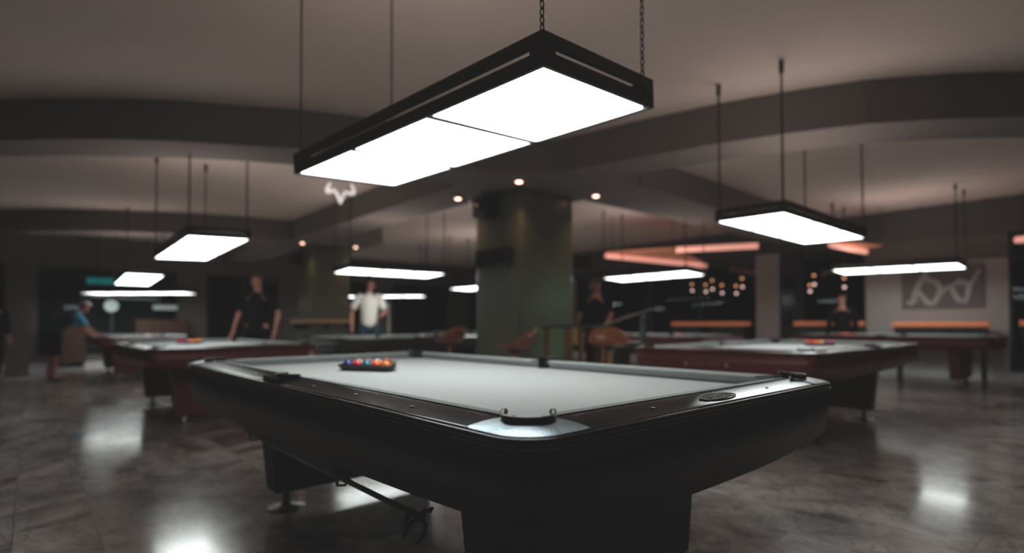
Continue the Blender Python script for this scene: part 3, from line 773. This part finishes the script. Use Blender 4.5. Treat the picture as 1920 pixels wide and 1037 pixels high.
# screens and loudspeakers on the column
r, cx, cy = boxthing('wall_monitor', 'black box screen high on the left face of the big green column', 'monitor', 4.62, 5.32, -4.06, -3.95, 1.80, 2.06, M['plastic'])
MB().box(-.32, .32, .0551, .058, .03, .23).build('screen', M['screen'], r)
r, cx, cy = boxthing('wall_monitor', 'black monitor sticking out past the right edge of the big green column', 'monitor', 4.50, 4.62, -5.56, -5.16, 1.80, 2.04, M['plastic'])
MB().box(-.063, -.0601, -.18, .18, .03, .21).build('screen', M['screen'], r); MB().tube([(0, .18, .12), (0, .46, .12)], .02, 8).build('bracket', M['plastic'], r)
r, cx, cy = boxthing('loudspeaker', 'black loudspeaker at the top left corner of the big green column', 'loudspeaker', 4.95, 5.25, -4.065, -3.84, 2.50, 2.78, M['plastic'], bev=.02)
MB().lathe([(.08, 0), (.085, .006), (.02, .002), (.0, .004)], (0, 0, 0), 20).build('cone', M['screen'], r, T=Matrix.Translation((0, .1105, .13)) @ Matrix.Rotation(-PI/2, 4, 'X'))
r, cx, cy = boxthing('loudspeaker', 'black loudspeaker on the left face of the far green column', 'loudspeaker', 12.0, 12.3, -3.985, -3.75, 2.42, 2.72, M['plastic'], bev=.02)
MB().lathe([(.08, 0), (.085, .006), (.02, .002), (.0, .004)], (0, 0, 0), 20).build('cone', M['screen'], r, T=Matrix.Translation((0, .1155, .13)) @ Matrix.Rotation(-PI/2, 4, 'X'))
# dark notice panel on the window pier
r, cx, cy = boxthing('notice_panel', 'dark upright panel on the window pier right of the pendant bulbs', 'panel', 4.06, 4.40, Y0+.05, Y0+.10, .9, 2.2, M['plastic'])
MB().box(-.14, .14, .0251, .028, .06, 1.24).build('screen', M['screen'], r)
# pale canvas with raised ribbons on the right wall
r = empty('wall_canvas', (1.47, Y0, 1.28)); tag(r, 'grey canvas with pale twisting shapes on the pale right wall', 'picture')
MB().box(-.62, .62, .0, .04, 0, .80, bev=.004).build('canvas', M['canvas'], r)
mb = MB()
def blob(P, rad): mb.tube([(p[0], .045, p[1]) for p in P], rad, 10)
blob([(.54, .12), (.48, .09), (.42, .16), (.40, .30), (.34, .45), (.26, .60), (.20, .70)], [.03, .05, .055, .05, .055, .06, .05])
blob([(.36, .36), (.28, .22), (.20, .10), (.12, .08), (.04, .20), (.00, .36), (.06, .50), (.20, .56), (.34, .50)], [.04, .05, .05, .05, .05, .045, .05, .05, .04])
blob([(.02, .26), (-.08, .36), (-.16, .42), (-.20, .28), (-.27, .14), (-.35, .10), (-.40, .22), (-.42, .38), (-.50, .52), (-.58, .70)], [.03, .04, .05, .05, .055, .05, .05, .05, .045, .03])
blob([(-.20, .42), (-.28, .50), (-.40, .44)], [.04, .06, .05])
mb.v = [(p[0], min(p[1]*.35+.03, .06), p[2]) for p in mb.v]
mb.build('pale_relief', M['canvas_pale'], r)
# bull-head light sign hanging under the ceiling
r = empty('bull_head_sign', (6.80, -2.58, 2.775), (0, 0, -2.29)); tag(r, 'white horned bull-head outline sign hanging below the far left corner of the big light', 'sign')
def P2(px, py): return ((px-716)/1000*.485, 0, (870-py)/1000*.485)
mb = MB()
mb.tube([P2(*p) for p in ((420, 190), (370, 300), (310, 430), (330, 480), (430, 465), (540, 440), (600, 520), (660, 640), (728, 850))], [.013, .022, .030, .030, .023, .025, .027, .026, .013], 10)
mb.tube([P2(*p) for p in ((1040, 240), (1085, 340), (1130, 450), (1125, 530), (1060, 545), (960, 510), (860, 500), (815, 600), (775, 720), (728, 850))], [.012, .022, .027, .028, .026, .024, .022, .020, .016, .012], 10)
mb.build('outline', M['neon'], r)
mb = MB(); mb.tube([P2(420, 190), (P2(420, 190)[0], 0, ZCEIL-2.775)], .002, 6); mb.tube([P2(1040, 240), (P2(1040, 240)[0], 0, ZCEIL-2.775)], .002, 6); mb.build('wire', M['chain'], r)

# back wall things
def sideboard(y0, y1, label, z1=1.12, z0=.78):
    r = empty('sideboard', (X1-.25, (y0+y1)/2, 0)); tag(r, label, 'cabinet'); w = (y1-y0)/2
    MB().box(-.22, .22, -w, w, .10, z1, bev=.01).build('carcass', M['brown_wood'], r)
    MB().box(-.24, .23, -w-.02, w+.02, z1+.001, z1+.03, bev=.006).build('worktop', M['brown_wood'], r)
    n = max(1, round((y1-y0)/.55))
    for i in range(n):
        a = -w+(2*w)*i/n; b = -w+(2*w)*(i+1)/n
        d = MB().box(-.238, -.221, a+.01, b-.01, .13, z1-.02, bev=.003).build('door', M['brown_wood'], r)
        MB().box(-.250, -.2385, b-.06, b-.045, .55, .70).build('handle', M['plastic'], d)
    for s in (-1, 1): MB().box(-.2, .2, s*(w-.06)-.03, s*(w-.06)+.03, 0, .0995).build('foot', M['plastic'], r)
    return r
sideboard(-2.35, -1.20, 'brown wooden sideboard on the back wall behind the racked balls at left')
sideboard(-.20, .30, 'narrow brown sideboard on the back wall beside the leaning man')
sideboard(-4.9, -3.8, 'brown sideboard on the back wall right of the man in black')
r = empty('reflection_clock', (X1-.03, -.72, 1.50)); tag(r, 'reflection built as a round pale clock on the dark back wall under the four-panel light', 'clock')  # clock form with glowing dial, stands in for a lamp-like reflection
T = Matrix.Rotation(-PI/2, 4, 'Y')
MB().lathe([(.17, 0), (.175, .02), (.155, .025)], (0, 0, 0), 28).build('rim', M['plastic'], r, T=T)
MB().lathe([(.15, .02), (.15, .027)], (0, 0, 0), 28).build('dial', M['pale_sign'], r, T=T)
mb = MB().box(-.004, .004, -.01, .10, .0275, .029); mb.box(-.004, .07, -.004, .004, .0275, .029); mb.build('hands', M['plastic'], r, T=T)
r, cx, cy = boxthing('lit_notice_board', 'pale lit strip board on the back wall above the brown sideboard', 'sign', X1-.06, X1-.02, -2.20, -1.60, 1.40, 1.56, M['plastic'])
MB().box(-.024, -.0201, -.28, .28, .02, .14).build('lit_face', M['pale_sign'], r)
r, cx, cy = boxthing('teal_sign', 'dim teal banner sign above the far left lights', 'sign', X1-.06, X1-.02, -.85, -.20, 2.03, 2.20, M['plastic'])
MB().box(-.024, -.0201, -.31, .31, .015, .17).build('lit_face', M['teal'], r)
r, cx, cy = boxthing('counter_display', 'dark display box with a pale top strip left of the far green column', 'display', 13.0, 13.35, -3.72, -3.30, 1.05, 1.62, M['plastic'])
MB().box(-.179, -.1755, -.19, .19, .43, .55).build('lit_face', M['pale_sign'], r)
MB().box(-.12, .12, -.15, .15, -1.05, -.001).build('stand', M['plastic'], r)
for (x, y, lab) in ((13.75, 1.02, 'brown square pier near the left edge of the picture'),):
    mb = MB().box(x-.2, x+.2, y-.18, y+.18, 0, ZCEIL-.0005); o = struct('trim_11', mb, M['brown_wall'])

# ------------------------------------------------------------------ salmon lights, and pendant bulbs on the terrace
def tube_light(p0, p1, z, label, shade=True):
    p0 = Vector((*p0, z)); p1 = Vector((*p1, z)); c = (p0+p1)/2; d = p1-p0; a = math.atan2(d.y, d.x); L = d.length/2
    r = empty('tube_light', c, (0, 0, a)); tag(r, label, 'ceiling light', 'straight salmon tube lights at the right')
    MB().tube([(-L, 0, 0), (L, 0, 0)], .055, 10).build('tube', M['tube_orange'], r)
    if shade: MB().box(-L, L*.55, -.32, -.06, .05, .09).build('shade', M['copper'], r)
    mb = MB()
    for x in (-L*.8, L*.8): mb.tube([(x, 0, .05), (x, 0, ZCEIL-z)], .006, 6)
    mb.build('wire', M['chain'], r)
tube_light((4.85, -8.45), (3.58, -9.12), 2.42, 'upper salmon tube light left of the window pier', False)
def wedge_light(P, label, z=2.42):
    c = Vector((sum(p[0] for p in P)/3, sum(p[1] for p in P)/3, z)); r = empty('wedge_light', c); tag(r, label, 'ceiling light', 'salmon edged copper wedge lights')
    q = [(p[0]-c.x, p[1]-c.y) for p in P]
    MB().prism(q, .06, .09).build('shade', M['copper'], r)
    MB().tube([(q[0][0], q[0][1], 0), (q[1][0], q[1][1], 0)], .052, 10).build('tube', M['tube_orange'], r)
    mb = MB()
    for (x, y) in q: mb.tube([(x*.9, y*.9, .05), (x*.9, y*.9, ZCEIL-z)], .005, 6)
    mb.build('wire', M['chain'], r)
wedge_light([(6.3, -8.15), (6.0, -11.6), (5.06, -8.68)], 'long copper wedge light with a salmon edge right of the green column')
wedge_light([(2.66, -10.0), (2.56, -11.6), (2.25, -11.5)], 'copper wedge light peeking out behind the panel light over the starred red table')
tube_light((.38, -11.85), (-.5, -11.5), 2.42, 'salmon tube light cut by the right edge of the picture', False)
PEND = [((1291, 530), (1291, 544.6)), ((1323, 534), (1323, 548)), ((1338, 527), (1338, 543)), ((1356.6, 537), (1356.6, 551)), ((1386, 540), (1386, 553.7)), ((1398, 525), (1398, 541.6)),
        ((1528.6, 522), (1528.6, 539)), ((1520.5, 540.5), (1520.5, 553)), ((1574.8, 529.6), (1575.5, 544.6))]
PL = ['leftmost pair of pendant bulbs in the window left of the pier', 'second pair of pendant bulbs from the left, left of the pier', 'third pair of pendant bulbs from the left, hung slightly higher',
      'fourth pair of pendant bulbs from the left, left of the pier', 'faint fifth pair of pendant bulbs next to the brightest amber one', 'brightest amber pendant pair closest to the pier on its left',
      'higher pendant pair just right of the pier', 'lower pendant pair just right of the pier', 'pendant pair behind the left end of the far right panel light']
PX = [(7.40, 2.13, 1.95), (6.98, 2.09, 1.90), (6.78, 2.20, 1.96), (6.50, 2.05, 1.84), (6.10, 2.01, 1.81), (5.93, 2.20, 1.98), (4.15, 2.16, 1.94), (4.25, 1.93, 1.78), (3.50, 2.05, 1.84)]
for (x, zu, zl), lab in zip(PX, PL):
    r = empty('pendant_bulb_pair', (x, -13.4, zl)); tag(r, lab, 'pendant light', 'pendant bulbs outside the right windows')
    MB().tube([(0, 0, .03), (0, 0, ZCEIL-zl)], .004, 6).build('cable', M['chain'], r)
    MB().sphere((0, 0, 0), .032, seg=14).build('frosted_bulb', M['bulb_pink'], r)
    MB().sphere((0, 0.02, zu-zl), .028, seg=14).build('amber_bulb', M['bulb_amber'], r)

# ------------------------------------------------------------------ people
def skin_mesh(name, chains, mats, parent=None, root=0, sub=2):
    """chains: lists of (point, radius or (rx, ry)); identical points are shared, so limbs join"""
    V = []; E = []; R = []; key = {}
    for ch in chains:
        prev = None
        for p, r in ch:
            k = tuple(round(c, 4) for c in p)
            if k not in key: key[k] = len(V); V.append(p); R.append(r if isinstance(r, tuple) else (r, r))
            i = key[k]
            if prev is not None and prev != i: E.append((prev, i))
            prev = i
    me = bpy.data.meshes.new(name); me.from_pydata([tuple(v) for v in V], E, [])
    o = bpy.data.objects.new(name, me); COL.objects.link(o)
    o.modifiers.new('skin', 'SKIN').use_smooth_shade = True
    for i, sv in enumerate(me.skin_vertices[0].data): sv.radius = R[i]; sv.use_root = (i == root)
    ss = o.modifiers.new('sub', 'SUBSURF'); ss.levels = sub; ss.render_levels = sub
    bpy.context.view_layer.update()
    dg = bpy.context.evaluated_depsgraph_get()
    me2 = bpy.data.meshes.new_from_object(o.evaluated_get(dg)); me2.name = name
    bpy.data.objects.remove(o)
    me2.materials.clear()
    for m in (mats if isinstance(mats, list) else [mats]): me2.materials.append(m)
    o = bpy.data.objects.new(name, me2); COL.objects.link(o)
    if parent: o.parent = parent
    return o
def lerp(a, b, t): return Vector(a)+(Vector(b)-Vector(a))*t
def person(loc, rz, J, label, shirt, trousers, hair, sleeve=None, shorts=False, long=False):
    """J: joints in the person's own frame (x right, y forward, z up), metres"""
    root = empty('person', loc, (0, 0, rz)); tag(root, label, 'person')
    V = lambda k: Vector(J[k])
    pel, ch, nk, hd = V('pelvis'), V('chest'), V('neck'), V('head')
    up = (hd-nk).normalized(); f = Vector(J.get('face', (0, 1, 0))).normalized(); f = (f-up*f.dot(up)).normalized(); rt = f.cross(up)
    chains = [[(pel, (.135, .10)), (lerp(pel, ch, .5), (.125, .09)), (ch, (.15, .10)), (nk, .052), (lerp(nk, hd, .45), .05), (hd-up*.03+f*.01, (.068, .078)), (hd+up*.035, (.075, .088)), (hd+up*.10-f*.005, (.052, .062))]]
    for sd, sg in (('l', -1), ('r', 1)):
        sh, el, wr = V('sh_'+sd), V('el_'+sd), V('wr_'+sd)
        hip, kn, an = V('hip_'+sd), V('kn_'+sd), V('an_'+sd)
        d = (wr-el).normalized(); palm = wr+d*.07
        side = d.cross(f); side = side.normalized() if side.length > .1 else rt
        arm = [(ch, (.15, .10)), (sh, .056), (lerp(sh, el, .5), .046), (el, .037), (lerp(el, wr, .35), .036), (wr, .024), (palm, (.036, .018))]
        chains.append(arm)
        for i, (w, ln) in enumerate(((-.026, .062), (-.009, .075), (.009, .071), (.025, .055))):
            b = palm+side*w; chains.append([(palm, (.036, .018)), (b+d*.030, .0095), (b+d*(.030+ln*.55)+f*.006, .0085), (b+d*(.030+ln)+f*.022, .0070)])
        chains.append([(palm, (.036, .018)), (wr+d*.045-side*.040*sg, .010), (wr+d*.075-side*.055*sg, .008)])
        fw = Vector((0, 1, 0))
        chains.append([(pel, (.135, .10)), (hip, .088), (lerp(hip, kn, .5), .070), (kn, .052), (lerp(kn, an, .35), .052), (an, .034), (an+fw*.09-Vector((0, 0, .045)), (.036, .028)), (an+fw*.16-Vector((0, 0, .055)), (.034, .020))])
    body = skin_mesh('body', chains, [M['skin'], M['eye']], root)
    # nose, ears, eyes and mouth become part of the one body mesh
    bm = bmesh.new(); bm.from_mesh(body.data)
    def lump(c, r, sc, mi=0):
        g_ = bmesh.ops.create_uvsphere(bm, u_segments=10, v_segments=8, radius=r)
        T = Matrix.Translation(c) @ Matrix((rt, f, up)).transposed().to_4x4() @ Matrix.Diagonal((*sc, 1))
        for v in g_['verts']:
            v.co = T @ v.co
            for fc in v.link_faces: fc.material_index = mi; fc.smooth = True
    lump(hd+f*.092-up*.005, .016, (.8, 1.1, 1.5)); lump(hd+f*.082-up*.045, .018, (1.3, .5, .4), 1)
    for sg in (-1, 1):
        lump(hd+rt*.030*sg+f*.080+up*.022, .009, (1.3, .7, .8), 1); lump(hd+rt*.078*sg, .022, (.35, .8, 1.2))
    bm.to_mesh(body.data); bm.free()
    # hair
    mb = MB(); T = Matrix.Translation(hd+up*.055-f*.014) @ Matrix((rt, f, up)).transposed().to_4x4() @ Matrix.Diagonal((.90, 1.05, .86, 1))
    bmx = bmesh.new(); bmesh.ops.create_uvsphere(bmx, u_segments=18, v_segments=14, radius=.096)
    bmesh.ops.delete(bmx, geom=[v for v in bmx.verts if v.co.z < (-.02 if v.co.y < .02 else .03)], context='VERTS')
    mb.bm(bmx, 0, True, T); mb.build('hair', hair, root)
    # clothes: the same skeleton a little wider
    e = .022
    def torso(mb, stations):
        # smooth elliptical loft; station = (centre, half width, half depth)
        L = []; n = 24
        for i, (c, a, b) in enumerate(stations):
            q0, q1 = stations[max(0, i-1)][0], stations[min(len(stations)-1, i+1)][0]
            ax = (q1-q0).normalized(); fr = (Vector((0, 1, 0))-ax*ax.y); fr = fr.normalized() if fr.length > .2 else Vector((0, 0, 1)); sd_ = fr.cross(ax).normalized()
            L.append([tuple(c+sd_*(a*cos(2*PI*k/n))+fr*(b*sin(2*PI*k/n))) for k in range(n)])
        mb.loops(L, closed_profile=False)
    mb = MB()
    torso(mb, [(lerp(pel, ch, -.20), .150, .120), (pel+(ch-pel)*.0, .152, .122), (lerp(pel, ch, .45), .148, .118), (lerp(pel, ch, .85), .172, .128), (lerp(ch, nk, .22), .176, .122), (lerp(ch, nk, .50), .135, .095), (lerp(ch, nk, .78), .072, .068), (lerp(ch, nk, .92), .058, .060)])
    for sd in 'lr':
        sh, el, wr = V('sh_'+sd), V('el_'+sd), V('wr_'+sd); i0 = lerp(ch, sh, .45)+Vector((0, 0, .03))
        P_ = [i0, lerp(i0, sh, .8), lerp(sh, el, .12), lerp(sh, el, .45), lerp(sh, el, .78)]; r_ = [.070, .074, .072, .066, .064]
        if long: P_ += [el, lerp(el, wr, .5), lerp(el, wr, .95)]; r_ += [.056, .048, .038]
        if sleeve:
            mb.tube(P_[:2], r_[:2], 14)
            MB().tube([lerp(sh, el, -.15)]+P_[2:]+[lerp(sh, el, 1.02)], [.076, .076, .070, .066, .060], 14).build('sleeve', sleeve, root)
        else: mb.tube(P_, r_, 14)
    mb.build('shirt', shirt, root)
    mb = MB(); hb = lerp(V('hip_l'), V('hip_r'), .5)
    torso(mb, [(lerp(pel, ch, .30), .138, .108), (pel, .148, .116), (hb, .165, .120), (lerp(hb, lerp(V('kn_l'), V('kn_r'), .5), .16), .150, .105)])
    for sd in 'lr':
        hip, kn, an = V('hip_'+sd), V('kn_'+sd), V('an_'+sd)
        P_ = [lerp(hip, kn, -.1), lerp(hip, kn, .35), kn]; r_ = [.098, .094, .074]
        if not shorts: P_ += [lerp(kn, an, .5), lerp(kn, an, .97)]; r_ += [.068, .060]
        mb.tube(P_, r_, 14)
    mb.build('trousers', trousers, root)
    for sd in 'lr':
        an = V('an_'+sd); fw = Vector((0, 1, 0))
        skin_mesh('shoe', [[(an-fw*.035-Vector((0, 0, .052)), .036), (an+fw*.03-Vector((0, 0, .048)), (.044, .044)), (an+fw*.12-Vector((0, 0, .062)), (.046, .030)), (an+fw*.19-Vector((0, 0, .068)), (.038, .022))]], M['shoe'], root, sub=1)
    return root
def standing(h=1.78, **kw):
    k = h/1.78
    J = dict(pelvis=(0, 0, .96), chest=(0, .01, 1.32), neck=(0, .0, 1.50), head=(0, .03, 1.64), sh_l=(-.185, 0, 1.42), sh_r=(.185, 0, 1.42), el_l=(-.25, -.02, 1.14), el_r=(.25, -.02, 1.14),
             wr_l=(-.26, .06, .90), wr_r=(.26, .06, .90), hip_l=(-.095, 0, .90), hip_r=(.095, 0, .90), kn_l=(-.11, .02, .50), kn_r=(.11, .02, .50), an_l=(-.12, -.02, .09), an_r=(.12, -.02, .09))
    J.update(kw)
    return {a: (tuple(c*k for c in v) if a != 'face' else v) for a, v in J.items()}
# facing: rz turns local +y (forward) ; camera lies toward (-.75, .66)
person((8.68, -4.0, 0), 1.15, standing(1.91, el_r=(.30, .02, 1.16), wr_r=(.30, .22, .90), el_l=(-.27, .03, 1.15), wr_l=(-.20, .26, 1.10), face=(-.9, .6, 0), head=(-.02, .04, 1.64)),
       'person in a white short-sleeved shirt and blue jeans standing behind the black table', M['white_shirt'], M['denim'], M['hair'])
person((7.95, -1.78, 0), .85, standing(1.80, el_l=(-.30, -.03, 1.16), wr_l=(-.31, .10, .93), el_r=(.30, -.03, 1.16), wr_r=(.31, .10, .93), face=(.4, 1, 0)),
       'person in black with bare forearms standing behind the dark red table at left', M['black_shirt'], M['black_trousers'], M['hair'])
person((11.98, .50, 0), PI+.25, dict(pelvis=(0, -.02, .90), chest=(0, .20, 1.14), neck=(0, .34, 1.24), head=(0, .43, 1.33), face=(0, 1, -.45), sh_l=(-.18, .26, 1.19), sh_r=(.18, .26, 1.19), el_l=(-.22, .40, 1.02), el_r=(.22, .38, 1.0),
       wr_l=(-.20, .60, .845), wr_r=(.20, .56, .845), hip_l=(-.095, -.02, .86), hip_r=(.095, -.02, .86), kn_l=(-.12, -.0, .47), kn_r=(.12, .0, .47), an_l=(-.14, -.04, .09), an_r=(.14, -.06, .09)),
       'person in a navy shirt with bright blue sleeves leaning over the far left table', M['navy_shirt'], M['black_trousers'], M['grey_hair'], sleeve=M['blue_sleeve'], shorts=True)
person((4.72, -5.92, 0), .35, standing(1.74, face=(.9, .5, 0), el_l=(-.26, .05, 1.16), wr_l=(-.22, .24, .98), el_r=(.27, .06, 1.16), wr_r=(.25, .27, 1.0)),
       'person in dark clothes half hidden by the right edge of the green column', M['black_shirt'], M['black_trousers'], M['hair'])
person((13.3, 1.38, 0), 1.9, standing(1.62), 'person in dark clothes standing at the very left edge of the picture', M['black_shirt'], M['black_trousers'], M['hair'], long=True)
person((2.98, -11.55, 0), .3+PI, standing(1.60, face=(-.8, .9, 0)), 'person in black standing before the window between the pier and the pale wall', M['black_shirt'], M['black_trousers'], M['hair'], long=True)
# cues
def cue(p0, p1, label):
    p0, p1 = Vector(p0), Vector(p1); r = empty('cue_stick', p0); tag(r, label, 'cue'); d = p1-p0
    MB().tube([d*0, d*.35], [.016, .014], 10).build('butt', M['brown_wood'], r)
    MB().tube([d*.351, d*.985], [.0139, .0075], 10).build('shaft', M['cue_wood'], r)
    MB().tube([d*.9851, d], [.0076, .0072], 10).build('tip', M['baseboard'], r)
cue((4.80, -5.60, .86), (3.70, -5.95, 1.22), 'pale cue held by the person beside the green column')
cue((8.62, -4.36, .02), (8.58, -4.36, 1.42), 'cue held upright by the person in the white shirt')

# ------------------------------------------------------------------ light
def area(name, loc, rot, sx, sy, e, c, spread=PI):
    l = bpy.data.lights.new(name, 'AREA'); l.shape = 'RECTANGLE'; l.size = sx; l.size_y = sy; l.energy = e; l.color = c; l.spread = spread
    o = bpy.data.objects.new(name, l); COL.objects.link(o); o.location = loc; o.rotation_euler = rot; return o
def point(name, loc, e, c, r=.05):
    l = bpy.data.lights.new(name, 'POINT'); l.energy = e; l.color = c; l.shadow_soft_size = r
    o = bpy.data.objects.new(name, l); COL.objects.link(o); o.location = loc; return o
# added unseen area lights above the fixtures, brightening the ceiling
for (x, y, rz) in ((1.27, -.64, 0), (6.7, -.72, 0), (12.7, -.83, 0), (7.69, -3.93, PI/2), (1.31, -4.9, PI/2), (5.09, -7.97, 0), (1.85, -10.68, 0), (9.7, -7.5, 0)):
    area('ceiling_fill', (x, y, 2.02), (PI, 0, rz), 1.7, .5, 9, (1, .85, .79))
# green floor-level decoration light at the column foot
l = bpy.data.lights.new('green_uplight', 'SPOT'); l.energy = 34; l.color = (.45, 1, .68); l.spot_size = 1.15; l.spot_blend = 1; l.shadow_soft_size = .35
o = bpy.data.objects.new('green_uplight', l); COL.objects.link(o); o.location = (2.95, -4.9, .75); o.rotation_euler = Vector((1, .0, .16)).to_track_quat('-Z', 'Y').to_euler()
w = bpy.data.worlds.new('World'); scene.world = w; w.use_nodes = True
w.node_tree.nodes['Background'].inputs[0].default_value = (.02, .025, .035, 1); w.node_tree.nodes['Background'].inputs[1].default_value = .3

# ------------------------------------------------------------------ camera
cam = bpy.data.cameras.new('Camera'); co = bpy.data.objects.new('Camera', cam); COL.objects.link(co); scene.camera = co
C = Vector((-.8799921553648379, .8271005222324308, .9990112731623646))
R = Vector((-.6621624008875613, -.749354300084284, -.003014597156086619))
F = Vector((.7491679559291662, -.6620781828080251, .019996341128778235)); U = R.cross(F)
co.matrix_world = Matrix(((R.x, U.x, -F.x, C.x), (R.y, U.y, -F.y, C.y), (R.z, U.z, -F.z, C.z), (0, 0, 0, 1)))
cam.sensor_fit = 'HORIZONTAL'; cam.sensor_width = 36; cam.lens = 1021.72/1920*36
cam.shift_y = (587.61-518.5)/1920; cam.shift_x = 0
cam.clip_start = .05; cam.clip_end = 100
cam.dof.use_dof = True; cam.dof.focus_distance = 1.40; cam.dof.aperture_fstop = 1.15; cam.dof.aperture_blades = 0

# ------------------------------------------------------------------ look
vs = scene.view_settings
vs.view_transform = 'Standard'; vs.look = 'None'; vs.exposure = 0; vs.gamma = 1
vs.use_curve_mapping = True
cm = vs.curve_mapping
for i, bl in ((0, .0125), (1, .0115), (2, .0112)):
    pass
c = cm.curves[3]
c.points[0].location = (0, .0105); c.points[1].location = (1, 1)
cm.update()
scene.cycles.use_denoising = True; scene.cycles.use_adaptive_sampling = True; scene.cycles.adaptive_threshold = .03
scene.cycles.max_bounces = 6; scene.cycles.diffuse_bounces = 4; scene.cycles.glossy_bounces = 3; scene.cycles.transparent_max_bounces = 8
scene.cycles.sample_clamp_indirect = 4
